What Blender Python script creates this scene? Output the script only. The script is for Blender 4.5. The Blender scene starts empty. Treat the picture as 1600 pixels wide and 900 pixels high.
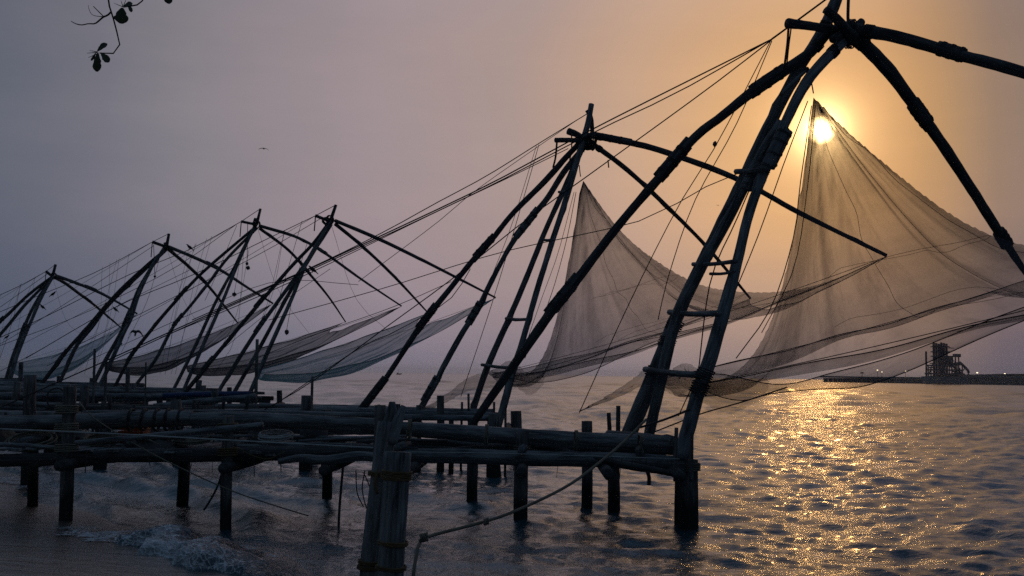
import bpy, math, random
import numpy as np
from mathutils import Matrix, Vector

# ------------------------------------------------------------------ camera
F = 1570.0                       # focal length in photograph pixels (1600 wide)
H = 2.6                          # eye height above the water
PITCH, ROLL = math.atan(134.5 / F), 0.0165
CAM = np.array([0.0, 0.0, H])
f0 = np.array([0, math.cos(PITCH), math.sin(PITCH)])
r0 = np.array([1.0, 0, 0]); u0 = np.array([0, -math.sin(PITCH), math.cos(PITCH)])
CR = r0 * math.cos(ROLL) + u0 * math.sin(ROLL)
CU = -r0 * math.sin(ROLL) + u0 * math.cos(ROLL)
scene = bpy.context.scene
cam = bpy.data.cameras.new('camera'); cam_o = bpy.data.objects.new('camera', cam)
scene.collection.objects.link(cam_o); scene.camera = cam_o
cam.sensor_width = 36; cam.lens = 36 * F / 1600
cam.clip_start = 0.05; cam.clip_end = 30000
M = Matrix.Identity(4)
for i in range(3):
    M[i][0], M[i][1], M[i][2], M[i][3] = CR[i], CU[i], -f0[i], CAM[i]
cam_o.matrix_world = M

def ray(x, y):
    return f0 + CR * ((x - 800) / F) + CU * (-(y - 450) / F)
def P(x, y, d):                  # the place seen at photograph pixel (x, y), d metres out to sea
    v = ray(x, y); return CAM + v * (d / v[1])
def G(x, y, z=0.0):              # the same on the level z
    v = ray(x, y); return CAM + v * ((z - H) / v[2])
def PL(pts, d0, d1):             # a straight-in-depth run of pixels between two distances
    a = np.array(pts, float)
    s = np.concatenate([[0], np.cumsum(np.hypot(*(a[1:] - a[:-1]).T))]); s /= s[-1]
    return np.array([P(x, y, 1 / (1 / d0 + t * (1 / d1 - 1 / d0))) for (x, y), t in zip(a, s)])

# ------------------------------------------------------------------ sky, sun, exposure
SUN = ray(1283, 203); SUN = SUN / np.linalg.norm(SUN)
SUN_EL = math.asin(SUN[2]); SUN_AZ = math.atan2(SUN[0], SUN[1])
world = bpy.data.worlds.new('World'); scene.world = world; world.use_nodes = True
wn, wl = world.node_tree.nodes, world.node_tree.links
for n in list(wn): wn.remove(n)
def WN(t, **k):
    n = wn.new(t)
    for a, b in k.items(): setattr(n, a, b)
    return n
def srgb(r, g, b):
    f = lambda c: (c / 255 / 12.92) if c <= 10 else ((c / 255 + .055) / 1.055) ** 2.4
    return (f(r), f(g), f(b), 1)
def wmath(op, a, b=None, c=None):
    n = WN('ShaderNodeMath', operation=op)
    for i, v in enumerate((a, b, c)):
        if v is None: continue
        if isinstance(v, (int, float)): n.inputs[i].default_value = v
        else: wl.new(v, n.inputs[i])
    return n.outputs[0]
tc = WN('ShaderNodeTexCoord'); D = tc.outputs['Generated']
nrm = WN('ShaderNodeVectorMath', operation='NORMALIZE'); wl.new(D, nrm.inputs[0])
dot = WN('ShaderNodeVectorMath', operation='DOT_PRODUCT'); wl.new(nrm.outputs[0], dot.inputs[0]); dot.inputs[1].default_value = SUN
ang = wmath('DIVIDE', wmath('ARCCOSINE', wmath('MINIMUM', dot.outputs['Value'], 1.0)), math.pi)
# soft mottling of the evening haze
nz = WN('ShaderNodeTexNoise'); nz.inputs['Scale'].default_value = 3.2; nz.inputs['Detail'].default_value = 5; nz.inputs['Roughness'].default_value = .55
mp = WN('ShaderNodeMapping'); mp.inputs['Scale'].default_value = (1, 1, 2.6); wl.new(nrm.outputs[0], mp.inputs[0]); wl.new(mp.outputs[0], nz.inputs['Vector'])
ang_m = wmath('MULTIPLY', ang, wmath('ADD', wmath('MULTIPLY', nz.outputs[0], .22), .89))
def ramp(fac, stops):
    n = WN('ShaderNodeValToRGB'); e = n.color_ramp.elements
    while len(e) > 1: e.remove(e[-1])
    e[0].position, e[0].color = stops[0]
    for p_, c_ in stops[1:]:
        k = e.new(p_); k.color = c_
    wl.new(fac, n.inputs[0]); return n.outputs[0]
dg = lambda a: a / 180
haze_col = ramp(ang_m, [(0, srgb(238, 186, 128)), (dg(3.2), srgb(221, 170, 120)), (dg(5), srgb(211, 164, 119)), (dg(8), srgb(200, 160, 129)), (dg(11), srgb(190, 157, 137)),
    (dg(17), srgb(166, 146, 144)), (dg(25), srgb(158, 143, 149)), (dg(34), srgb(133, 128, 137)), (dg(39), srgb(112, 112, 125)), (dg(44), srgb(95, 100, 115)),
    (dg(58), srgb(74, 85, 100)), (dg(100), srgb(56, 69, 84)), (1, srgb(46, 60, 75))])
sep = WN('ShaderNodeSeparateXYZ'); wl.new(nrm.outputs[0], sep.inputs[0])
low = ramp(wmath('MAXIMUM', sep.outputs['Z'], 0.0), [(0, (.64, .72, .84, 1)), (.03, (.74, .78, .88, 1)), (.08, (.87, .89, .96, 1)), (.15, (.99, .98, .99, 1)), (.22, (1, 1, .99, 1)), (.32, (1.0, .98, .95, 1)), (.5, (1.0, 1.08, 1.16, 1)), (1, (.95, 1.15, 1.36, 1))])
# vignette put into the sky colour: darker on the seaward side beyond the sun
azr = wmath('ARCTAN2', sep.outputs['X'], sep.outputs['Y'])
edge_dim = ramp(wmath('DIVIDE', wmath('MAXIMUM', azr, 0.0), math.pi), [(0, (1, 1, 1, 1)), (dg(17.5), (1, 1, 1, 1)), (dg(20.3), (.92, .89, .86, 1)), (dg(23), (.70, .68, .65, 1)), (dg(26), (.44, .48, .60, 1)), (dg(32), (.38, .46, .60, 1)), (dg(50), (.44, .53, .62, 1)), (dg(110), (1, 1, 1, 1)), (1, (1, 1, 1, 1))])
bmul = WN('ShaderNodeMix', data_type='RGBA', blend_type='MULTIPLY'); bmul.inputs[0].default_value = 1
wl.new(low, bmul.inputs[6]); wl.new(edge_dim, bmul.inputs[7]); low = bmul.outputs[2]
mul = WN('ShaderNodeMix', data_type='RGBA', blend_type='MULTIPLY'); mul.inputs[0].default_value = 1
wl.new(haze_col, mul.inputs[6]); wl.new(low, mul.inputs[7])
# aureole and disc of the sun itself
deg = wmath('MULTIPLY', ang, 180.0)
glow = wmath('MULTIPLY', wmath('EXPONENT', wmath('MULTIPLY', deg, -1 / .60)), 9.0)
glow2 = wmath('MULTIPLY', wmath('EXPONENT', wmath('MULTIPLY', deg, -1 / 1.2)), .32)
disc = wmath('MULTIPLY', wmath('SUBTRACT', 1.0, wmath('SMOOTH_MIN', 1.0, wmath('MULTIPLY', wmath('MAXIMUM', wmath('SUBTRACT', deg, .25), 0.0), 1.9), .1)), 30.0)
gl = wmath('ADD', wmath('ADD', glow, glow2), wmath('MAXIMUM', disc, 0.0))
gc = WN('ShaderNodeMix', data_type='RGBA', blend_type='MULTIPLY'); gc.inputs[0].default_value = 1
gc.inputs[6].default_value = (1.0, .64, .26, 1)
gcv = WN('ShaderNodeCombineColor')
for i in range(3): wl.new(gl, gcv.inputs[i])
wl.new(gcv.outputs[0], gc.inputs[7])
add1 = WN('ShaderNodeMix', data_type='RGBA', blend_type='ADD'); add1.inputs[0].default_value = 1
wl.new(mul.outputs[2], add1.inputs[6]); wl.new(gc.outputs[2], add1.inputs[7])
skyn = WN('ShaderNodeTexSky', sky_type='NISHITA'); skyn.sun_disc = False
skyn.sun_elevation = SUN_EL; skyn.sun_rotation = SUN_AZ; skyn.dust_density = 6; skyn.air_density = 2.0
skm = WN('ShaderNodeMix', data_type='RGBA', blend_type='MULTIPLY'); skm.inputs[0].default_value = 1
wl.new(skyn.outputs[0], skm.inputs[6]); skm.inputs[7].default_value = (.0015, .0015, .0015, 1)
add2 = WN('ShaderNodeMix', data_type='RGBA', blend_type='ADD'); add2.inputs[0].default_value = 1
wl.new(add1.outputs[2], add2.inputs[6]); wl.new(skm.outputs[2], add2.inputs[7])
sz = WN('ShaderNodeTexNoise'); sz.inputs['Scale'].default_value = 2.2; sz.inputs['Detail'].default_value = 7; sz.inputs['Roughness'].default_value = .6
sm_ = WN('ShaderNodeMapping'); sm_.inputs['Scale'].default_value = (1.3, 1.3, 7.5); sm_.inputs['Rotation'].default_value = (.12, .05, 0); wl.new(nrm.outputs[0], sm_.inputs[0]); wl.new(sm_.outputs[0], sz.inputs['Vector'])
stf = wmath('ADD', wmath('MULTIPLY', sz.outputs[0], .26), .87); stc = WN('ShaderNodeCombineColor')
wl.new(stf, stc.inputs[0]); wl.new(wmath('ADD', wmath('MULTIPLY', stf, .8), .2), stc.inputs[1]); wl.new(wmath('ADD', wmath('MULTIPLY', stf, .6), .4), stc.inputs[2])
stm = WN('ShaderNodeMix', data_type='RGBA', blend_type='MULTIPLY'); stm.inputs[0].default_value = 1; wl.new(add2.outputs[2], stm.inputs[6]); wl.new(stc.outputs[0], stm.inputs[7])
bg = WN('ShaderNodeBackground'); bg.inputs[1].default_value = 1.0; wl.new(stm.outputs[2], bg.inputs[0])
wo = WN('ShaderNodeOutputWorld'); wl.new(bg.outputs[0], wo.inputs[0])

sun = bpy.data.lights.new('sun', 'SUN'); sun.energy = 0.023; sun.angle = math.radians(1.6); sun.color = (1.0, .44, .12)
sun_o = bpy.data.objects.new('sun', sun); scene.collection.objects.link(sun_o)
sun_o.rotation_euler = Vector(SUN).to_track_quat('Z', 'Y').to_euler()
vs = scene.view_settings; vs.view_transform = 'Standard'; vs.look = 'None'; vs.exposure = 0; vs.gamma = 1; vs.use_curve_mapping = False
scene.cycles.transparent_max_bounces = 32
scene.cycles.use_denoising = False; scene.cycles.caustics_reflective = False; scene.cycles.caustics_refractive = False; scene.cycles.sample_clamp_indirect = 1.0; scene.cycles.max_bounces = 6; scene.cycles.volume_bounces = 1

# ------------------------------------------------------------------ helpers
COL = scene.collection
rng = np.random.default_rng(7); random.seed(7)
def mesh_obj(name, verts, faces, mat, parent=None, smooth=True, uv=None, attr=None):
    me = bpy.data.meshes.new(name)
    me.from_pydata([tuple(map(float, v)) for v in verts], [], [tuple(int(i) for i in f) for f in faces])
    if smooth: me.polygons.foreach_set('use_smooth', [True] * len(me.polygons))
    if uv is not None:
        L = me.uv_layers.new(name='UVMap'); idx = np.empty(len(me.loops), np.int32); me.loops.foreach_get('vertex_index', idx)
        L.data.foreach_set('uv', np.asarray(uv, np.float32)[idx].ravel())
    if attr is not None:
        for k, v in attr.items():
            a = me.attributes.new(k, 'FLOAT', 'POINT'); a.data.foreach_set('value', np.asarray(v, np.float32))
    me.materials.append(mat)
    o = bpy.data.objects.new(name, me); COL.objects.link(o)
    if parent is not None:
        o.parent = parent
        o.matrix_parent_inverse = Matrix.Translation(-parent.location) if parent.type == 'EMPTY' else Matrix.Identity(4)
    return o
def tag(o, label, cat, group=None, kind=None):
    if label: o['label'] = label
    if cat: o['category'] = cat
    if group: o['group'] = group
    if kind: o['kind'] = kind
    return o
def thing(name, label, cat, loc, group=None):
    o = bpy.data.objects.new(name, None); COL.objects.link(o); o.location = tuple(map(float, loc)); o.empty_display_size = .2
    return tag(o, label, cat, group)
def catmull(p, n):
    p = np.asarray(p, float)
    if len(p) == 2: return p[0] + (p[1] - p[0]) * np.linspace(0, 1, n)[:, None]
    q = np.vstack([2 * p[0] - p[1], p, 2 * p[-1] - p[-2]])
    L = np.concatenate([[0], np.cumsum(np.linalg.norm(p[1:] - p[:-1], axis=1))])
    s = np.linspace(0, L[-1] - 1e-9, n); i = np.clip(np.searchsorted(L, s, side='right') - 1, 0, len(p) - 2)
    t = ((s - L[i]) / np.maximum(L[i + 1] - L[i], 1e-9))[:, None]
    a, b, c, d = q[i], q[i + 1], q[i + 2], q[i + 3]
    return .5 * (2 * b + (c - a) * t + (2 * a - 5 * b + 4 * c - d) * t * t + (3 * b - a - 3 * c + d) * t ** 3)
def tube_data(pts, r, sides=8, rings=None, rough=0.0, seed=0):
    pts = np.asarray(pts, float)
    L = np.linalg.norm(pts[1:] - pts[:-1], axis=1).sum()
    if rings is None: rings = int(np.clip(L / .35, 3, 40))
    c = catmull(pts, rings); t = np.gradient(c, axis=0); t /= np.linalg.norm(t, axis=1)[:, None] + 1e-12
    up = np.array([0, 0, 1.0]) if abs(t[:, 2]).mean() < .8 else np.array([1.0, .3, 0])
    a = np.cross(t, up); a /= np.linalg.norm(a, axis=1)[:, None]; b = np.cross(a, t)
    r = np.interp(np.linspace(0, 1, rings), np.linspace(0, 1, len(np.atleast_1d(r))), np.atleast_1d(r))
    g = np.random.default_rng(seed + 11)
    th = np.linspace(0, 2 * np.pi, sides, endpoint=False)
    rr = r[:, None] * np.ones((1, sides))
    if rough:
        q_ = np.linspace(0, 1, rings) * L
        low_ = lambda k: sum(np.sin(q_ * w_ + g.uniform(0, 6.28)) * a_ for w_, a_ in ((1.1 * k, .5), (2.3 * k, .3), (5.1 * k, .2)))
        rr = rr * (1 + rough * .9 * low_(1.0)[:, None] + g.normal(0, rough * .28, (rings, sides)))
        for _ in range(int(L * rough * 9)):                     # knots and branch stubs on one side
            i_, j_ = g.integers(1, max(2, rings - 1)), g.integers(0, sides); rr[i_, j_] *= 1 + g.uniform(.12, .42); rr[i_, (j_ + 1) % sides] *= 1.08
        c = c + (a * low_(.7)[:, None] + b * low_(.6)[:, None]) * r[:, None] * rough * .9
    v = c[:, None] + rr[..., None] * (np.cos(th)[None, :, None] * a[:, None] + np.sin(th)[None, :, None] * b[:, None])
    s = np.linspace(0, L, rings)
    uv = np.stack(np.broadcast_arrays(th[None] * r.mean(), s[:, None]), -1).reshape(-1, 2)
    v = v.reshape(-1, 3); f = []
    for i in range(rings - 1):
        for j in range(sides):
            k = (j + 1) % sides
            f.append((i * sides + j, i * sides + k, (i + 1) * sides + k, (i + 1) * sides + j))
    f.append(tuple(range(sides - 1, -1, -1))); f.append(tuple((rings - 1) * sides + j for j in range(sides)))
    return v, f, uv
SEED = [0]
def pole(name, pts, r, mat, parent=None, sides=9, rough=.06, rings=None):
    SEED[0] += 1
    v, f, uv = tube_data(pts, r, sides, rings, rough, SEED[0])
    uv = uv + np.array([SEED[0] * 1.37 % 17, SEED[0] * 3.11 % 23])
    return mesh_obj(name, v, f, mat, parent, uv=uv)
def rope(name, pts, r, mat, parent=None, sag=0.0, n=None):
    pts = np.asarray(pts, float)
    if len(pts) == 2 and sag:
        t = np.linspace(0, 1, 9)[:, None]; q = pts[0] + (pts[1] - pts[0]) * t; q[:, 2] -= (sag * 4 * t * (1 - t))[:, 0]; pts = q
    v, f, uv = tube_data(pts, r, 5, n or (2 if len(pts) == 2 else len(pts) * 3), 0)
    return mesh_obj(name, v, f, mat, parent, uv=uv)
def merge(datas):
    V, Fc, U = [], [], []; o = 0
    for v, f, uv in datas:
        V.append(v); U.append(uv); Fc += [tuple(i + o for i in q) for q in f]; o += len(v)
    return np.vstack(V), Fc, np.vstack(U)
def lashing(c, axis, r, w, mat, parent, turns=4, tr=.010, name='lashing', hull=None):
    """cord wound round one pole, or drawn round several (hull: offsets and radii)"""
    axis = np.asarray(axis, float); axis = axis / np.linalg.norm(axis); n = turns * 14
    up = np.array([0, 0, 1.0]) if abs(axis[2]) < .8 else np.array([1.0, 0, 0])
    a = np.cross(axis, up); a /= np.linalg.norm(a); b = np.cross(axis, a); t = np.linspace(0, 1, n); p = []
    hull = hull or [(np.zeros(3), r)]
    for q in t:
        nv = np.cos(q * turns * 2 * np.pi) * a + np.sin(q * turns * 2 * np.pi) * b
        o, rr_ = max(hull, key=lambda h: h[0] @ nv + h[1]); p.append(c + o + nv * (rr_ + tr * .5) + axis * ((q - .5) * w + rng.normal(0, tr * .3)))
    v, f, uv = tube_data(np.array(p), tr, 4, n, 0)
    return mesh_obj(name, v, f, mat, parent, uv=uv)
def splice(line, s0, s1, r, mat, parent, rope_mat, n=2, k=.80):
    """short poles lashed over a joint of a long pole, between fractions s0 and s1 of it"""
    c = catmull(line, 60); a, b = c[int(s0 * 59)], c[int(s1 * 59)]; ax = (b - a) / np.linalg.norm(b - a)
    x = np.cross(ax, np.array([0, 1.0, 0])); x /= np.linalg.norm(x); y = np.cross(x, ax); hull = [(np.zeros(3), r)]
    for i in range(n):
        th = (0, np.pi * .86, np.pi * .45)[i] + rng.normal(0, .25); off = (x * np.cos(th) + y * np.sin(th)) * r * (.80, .55, .7)[i]; hull.append((off, r * k))
        e0, e1 = rng.uniform(-.14, .14, 2) * np.linalg.norm(b - a)
        pole('splice_pole', [a + off + ax * e0, (a + b) / 2 + off, b + off + ax * e1], [r * k, r * k * 1.03, r * k * .97], mat, parent, 9, .06, 9)
    for q in (.22, .5, .80):
        lashing(a + (b - a) * q, ax, r, r * .8, rope_mat, parent, 3, max(.008, r * .075), hull=hull)
def box_data(lo, hi, jit=0.0, seed=0):
    lo, hi = np.array(lo, float), np.array(hi, float)
    v = np.array([[(lo, hi)[i][0], (lo, hi)[j][1], (lo, hi)[k][2]] for i in (0, 1) for j in (0, 1) for k in (0, 1)])
    if jit: v = v + np.random.default_rng(seed).normal(0, jit, v.shape)
    f = [(0, 1, 3, 2), (4, 6, 7, 5), (0, 4, 5, 1), (2, 3, 7, 6), (0, 2, 6, 4), (1, 5, 7, 3)]
    return v, f, v[:, :2].copy()
def box(name, lo, hi, mat, parent=None, jit=0.0):
    SEED[0] += 1; v, f, uv = box_data(lo, hi, jit, SEED[0]); return mesh_obj(name, v, f, mat, parent, smooth=False, uv=uv)

# ------------------------------------------------------------------ materials
def new_mat(name):
    m = bpy.data.materials.new(name); m.use_nodes = True; n, l = m.node_tree.nodes, m.node_tree.links
    return m, n, l, n['Principled BSDF']
def nramp(n, l, fac, stops):
    r = n.new('ShaderNodeValToRGB'); e = r.color_ramp.elements
    e[0].position, e[0].color = stops[0][0], (*stops[0][1], 1); e[1].position, e[1].color = stops[1][0], (*stops[1][1], 1)
    for p_, c_ in stops[2:]: e.new(p_).color = (*c_, 1)
    l.new(fac, r.inputs[0]); return r.outputs[0]
def nnoise(n, l, vec, scale, det=4, rough=.6, stretch=None):
    t = n.new('ShaderNodeTexNoise'); t.inputs['Scale'].default_value = scale; t.inputs['Detail'].default_value = det; t.inputs['Roughness'].default_value = rough
    if stretch:
        m = n.new('ShaderNodeMapping'); m.inputs['Scale'].default_value = stretch; l.new(vec, m.inputs[0]); vec = m.outputs[0]
    l.new(vec, t.inputs['Vector']); return t.outputs[0]
def wood(name, dark, light, wet=False):
    m, n, l, b = new_mat(name); uv = n.new('ShaderNodeTexCoord')
    g = nnoise(n, l, uv.outputs['UV'], 1.0, 6, .65, (26, 2.2, 1)); patch = nnoise(n, l, uv.outputs['UV'], 1.0, 3, .5, (5, 1.3, 1))
    mx = n.new('ShaderNodeMath'); mx.operation = 'MULTIPLY_ADD'; l.new(g, mx.inputs[0]); mx.inputs[1].default_value = .6
    m2 = n.new('ShaderNodeMath'); m2.operation = 'MULTIPLY'; l.new(patch, m2.inputs[0]); m2.inputs[1].default_value = .45; l.new(m2.outputs[0], mx.inputs[2])
    mid = tuple((a + c) / 2 for a, c in zip(dark, light))
    col = nramp(n, l, mx.outputs[0], [(.40, dark), (.64, light), (.52, mid)])
    if wet:   # weed and damp at the tide line
        ge = n.new('ShaderNodeNewGeometry'); sx = n.new('ShaderNodeSeparateXYZ'); l.new(ge.outputs['Position'], sx.inputs[0])
        ad = n.new('ShaderNodeMath'); ad.operation = 'MULTIPLY_ADD'; l.new(patch, ad.inputs[0]); ad.inputs[1].default_value = .7; l.new(sx.outputs['Z'], ad.inputs[2])
        k = n.new('ShaderNodeMapRange'); l.new(ad.outputs[0], k.inputs[0]); k.inputs[1].default_value = .75; k.inputs[2].default_value = 1.05
        mix = n.new('ShaderNodeMix'); mix.data_type = 'RGBA'; l.new(k.outputs[0], mix.inputs[0]); mix.inputs[6].default_value = (.022, .026, .022, 1); l.new(col, mix.inputs[7]); col = mix.outputs[2]
    l.new(col, b.inputs['Base Color']); b.inputs['Roughness'].default_value = .82; b.inputs['Specular IOR Level'].default_value = .25
    bp = n.new('ShaderNodeBump'); bp.inputs['Strength'].default_value = 1.0; bp.inputs['Distance'].default_value = .05; l.new(mx.outputs[0], bp.inputs['Height']); l.new(bp.outputs[0], b.inputs['Normal'])
    return m
def plain(name, col, rough=.8, var=.25, metal=0):
    m, n, l, b = new_mat(name); t = n.new('ShaderNodeTexCoord'); g = nnoise(n, l, t.outputs['Object'], 6, 4)
    c = nramp(n, l, g, [(.3, tuple(x * (1 - var) for x in col)), (.7, tuple(min(1, x * (1 + var)) for x in col))])
    l.new(c, b.inputs['Base Color']); b.inputs['Roughness'].default_value = rough; b.inputs['Metallic'].default_value = metal; b.inputs['Specular IOR Level'].default_value = .3
    return m
W_GREY = wood('weathered_grey_wood', (.032, .037, .040), (.29, .295, .29))
W_DARK = wood('dark_tarred_wood', (.018, .020, .022), (.11, .112, .11))
W_PALE = wood('pale_stripped_wood', (.045, .052, .058), (.32, .33, .33))
W_POST = wood('tidal_post_wood', (.026, .029, .030), (.22, .21, .195), wet=True)
R_DARK = plain('dark_rope', (.05, .05, .048)); R_HEMP = plain('hemp_rope', (.20, .175, .13)); R_PALE = plain('pale_nylon_rope', (.42, .42, .40))
R_YEL = plain('ochre_rope', (.14, .095, .045)); STONE = plain('weight_stone', (.11, .11, .105), .9)
BLUEP = plain('blue_paint', (.025, .055, .14), .5); ORANGE = plain('orange_plastic', (.30, .065, .018), .45); WHITEP = plain('white_plastic', (.55, .57, .58), .4)
FEATHER = plain('black_feather', (.02, .02, .022), .6); STEEL = plain('grey_steel', (.10, .11, .12), .6); CONCRETE = plain('grey_concrete', (.22, .22, .21), .9)
def net_mat(name, col, base, trans=.35):
    """knotted twine: clear where there is a mesh opening, thread elsewhere; 'gather' says how bunched the twine is"""
    m, n, l, b = new_mat(name); n.remove(b); out = n['Material Output']
    at = n.new('ShaderNodeAttribute'); at.attribute_name = 'gather'
    uv = n.new('ShaderNodeTexCoord')
    w = nnoise(n, l, uv.outputs['UV'], 1.0, 6, .7, (55, 3.5, 1)); w2 = nnoise(n, l, uv.outputs['UV'], 1.0, 4, .6, (9, 11, 1)); w3 = nnoise(n, l, uv.outputs['Object'], 38, 4, .75)
    rg = n.new('ShaderNodeMapRange'); l.new(w, rg.inputs[0]); rg.inputs[1].default_value = .52; rg.inputs[2].default_value = .76; rg.inputs[3].default_value = 0; rg.inputs[4].default_value = .22
    a = n.new('ShaderNodeMath'); a.operation = 'MULTIPLY_ADD'; l.new(w3, a.inputs[0]); a.inputs[1].default_value = .20; a.inputs[2].default_value = base - .24
    a1 = n.new('ShaderNodeMath'); a1.operation = 'ADD'; l.new(a.outputs[0], a1.inputs[0]); l.new(rg.outputs[0], a1.inputs[1])
    a2 = n.new('ShaderNodeMath'); a2.operation = 'MULTIPLY_ADD'; l.new(w2, a2.inputs[0]); a2.inputs[1].default_value = .26; l.new(a1.outputs[0], a2.inputs[2])
    s = n.new('ShaderNodeMath'); s.operation = 'ADD'; s.use_clamp = True; l.new(a2.outputs[0], s.inputs[0]); l.new(at.outputs['Fac'], s.inputs[1])
    d = n.new('ShaderNodeBsdfDiffuse'); d.inputs[0].default_value = (*col, 1); t = n.new('ShaderNodeBsdfTranslucent'); t.inputs[0].default_value = (*col, 1)
    mx = n.new('ShaderNodeMixShader'); mx.inputs[0].default_value = trans; l.new(d.outputs[0], mx.inputs[1]); l.new(t.outputs[0], mx.inputs[2])
    tr = n.new('ShaderNodeBsdfTransparent'); m2 = n.new('ShaderNodeMixShader'); l.new(s.outputs[0], m2.inputs[0]); l.new(tr.outputs[0], m2.inputs[1]); l.new(mx.outputs[0], m2.inputs[2])
    l.new(m2.outputs[0], out.inputs[0]); return m
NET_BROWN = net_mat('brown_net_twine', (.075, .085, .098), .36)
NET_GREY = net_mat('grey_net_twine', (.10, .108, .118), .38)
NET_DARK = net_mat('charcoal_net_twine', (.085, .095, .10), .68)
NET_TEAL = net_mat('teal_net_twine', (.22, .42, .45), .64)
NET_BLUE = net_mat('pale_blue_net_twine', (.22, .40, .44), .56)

# ------------------------------------------------------------------ sea, beach
SH0 = np.array([-3.2, 12.7]); SHD = np.array([-.618, .786]); SHN = np.array([-.786, -.618])   # shoreline and its landward normal
def land(x, y):
    s = (x - SH0[0]) * SHN[0] + (y - SH0[1]) * SHN[1]
    t = (x - SH0[0]) * SHD[0] + (y - SH0[1]) * SHD[1]
    return s + .55 * np.sin(t * .42 + 1.0) + .25 * np.sin(t * 1.1)
def sea_waves(x, y, r, spacing):
    g = np.random.default_rng(21); z = np.zeros_like(x)
    for i in range(72):
        lam = .18 * (8.5 ** g.random()) if i < 58 else 5 * (3.2 ** g.random()); th = g.normal(-1.66, .62); k = 2 * np.pi / lam
        amp = (.0066 * lam if i < 58 else .0052 * lam * np.clip(r / 90, .12, 1.2)) * g.uniform(.5, 1.4)
        fade = np.clip((lam / (spacing * 2.6)) - .6, 0, 1)
        ph = k * (x * np.cos(th) + y * np.sin(th)) + g.uniform(0, 6.28) + .7 * np.sin(x * .11 + i) + .7 * np.sin(y * .13 + 2 * i)
        z += amp * fade * (.62 * np.sin(ph) + .55 * (1.27 - 2 * np.abs(np.sin(ph * .5 - .785)) ** .9))
    return z
na = 760; az = np.radians(np.linspace(-52, 52, na)); rr = [3.0]
while rr[-1] < 9000:
    r_ = rr[-1]; rr.append(r_ * (1 + (.0052 if r_ < 60 else .0052 + .045 * min(1, (r_ - 60) / 1100))))
rr = np.array(rr); nr = len(rr)
R_, A_ = np.meshgrid(rr, az, indexing='ij'); X = R_ * np.sin(A_); Y = R_ * np.cos(A_)
spacing = np.maximum(R_ * (az[1] - az[0]), np.gradient(rr)[:, None] * np.ones((1, na)) * .6)
sd = land(X, Y)
Z = sea_waves(X, Y, R_, spacing) * np.clip(.34 - sd * .075, .2, 1.0)
def ridge(x, y, off, w, h, seed, t0, t1):
    s = (x - SH0[0]) * SHN[0] + (y - SH0[1]) * SHN[1]; t = (x - SH0[0]) * SHD[0] + (y - SH0[1]) * SHD[1]
    c = off + .35 * np.sin(t * .5 + seed) + .12 * np.sin(t * 1.9 + seed * 2)
    e = np.clip((t - t0) / 1.2, 0, 1) * np.clip((t1 - t) / 1.6, 0, 1)
    u = (s - c) / w
    return h * e * np.where(u > 0, np.exp(-(u * 1.9) ** 2), np.exp(-(u * .8) ** 2)) * (1 + .25 * np.sin(t * 3.1 + seed))
Z += ridge(X, Y, -1.9, .45, .19, 1.0, 2.5, 14) + ridge(X, Y, -3.6, .5, .17, 3.3, 4, 18) + ridge(X, Y, -.55, .28, .09, 5.1, 5, 22) + ridge(X, Y, -6.0, .8, .10, 2.0, 0, 20)
idx = np.arange(nr * na).reshape(nr, na)
q = np.stack([idx[:-1, :-1], idx[:-1, 1:], idx[1:, 1:], idx[1:, :-1]], -1).reshape(-1, 4)
def grid_mesh(name, V, Q, mat):
    me = bpy.data.meshes.new(name); me.vertices.add(len(V)); me.vertices.foreach_set('co', np.asarray(V, np.float32).ravel())
    me.loops.add(Q.size); me.loops.foreach_set('vertex_index', np.asarray(Q, np.int32).ravel())
    me.polygons.add(len(Q)); me.polygons.foreach_set('loop_start', np.arange(0, Q.size, 4, dtype=np.int32)); me.polygons.foreach_set('loop_total', np.full(len(Q), 4, np.int32))
    me.update(calc_edges=True); me.polygons.foreach_set('use_smooth', [True] * len(Q)); me.materials.append(mat)
    o = bpy.data.objects.new(name, me); COL.objects.link(o); return o
m, n, l, b = new_mat('sea_water'); ge = n.new('ShaderNodeNewGeometry'); pos = ge.outputs['Position']
b.inputs['Base Color'].default_value = (.035, .090, .115, 1); b.inputs['IOR'].default_value = 2.05; b.inputs['Specular Tint'].default_value = (.76, .92, 1.0, 1)
ln = n.new('ShaderNodeVectorMath'); ln.operation = 'LENGTH'; l.new(pos, ln.inputs[0])
rf = n.new('ShaderNodeMapRange'); l.new(ln.outputs['Value'], rf.inputs[0]); rf.inputs[1].default_value = 15; rf.inputs[2].default_value = 300; rf.inputs[3].default_value = .06; rf.inputs[4].default_value = .22; l.new(rf.outputs[0], b.inputs['Roughness'])   # choppier in the open
h1 = nnoise(n, l, pos, 1.0, 6, .66, (2.6, 5.2, 1)); h2 = nnoise(n, l, pos, 1.0, 3, .55, (.55, 1.1, 1)); h3 = nnoise(n, l, pos, 1.0, 2, .5, (.10, .22, 1))
b1 = n.new('ShaderNodeBump'); b1.inputs['Strength'].default_value = 1; b1.inputs['Distance'].default_value = .032; l.new(h1, b1.inputs['Height'])
b2 = n.new('ShaderNodeBump'); b2.inputs['Strength'].default_value = 1; b2.inputs['Distance'].default_value = .05; l.new(h2, b2.inputs['Height']); l.new(b1.outputs[0], b2.inputs['Normal'])
b3 = n.new('ShaderNodeBump'); b3.inputs['Strength'].default_value = 1; b3.inputs['Distance'].default_value = .16; l.new(h3, b3.inputs['Height']); l.new(b2.outputs[0], b3.inputs['Normal'])
l.new(b3.outputs[0], b.inputs['Normal']); SEA = m
tag(grid_mesh('sea', np.stack([X, Y, Z], -1).reshape(-1, 3), q, SEA), None, None, kind='structure')

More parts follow.
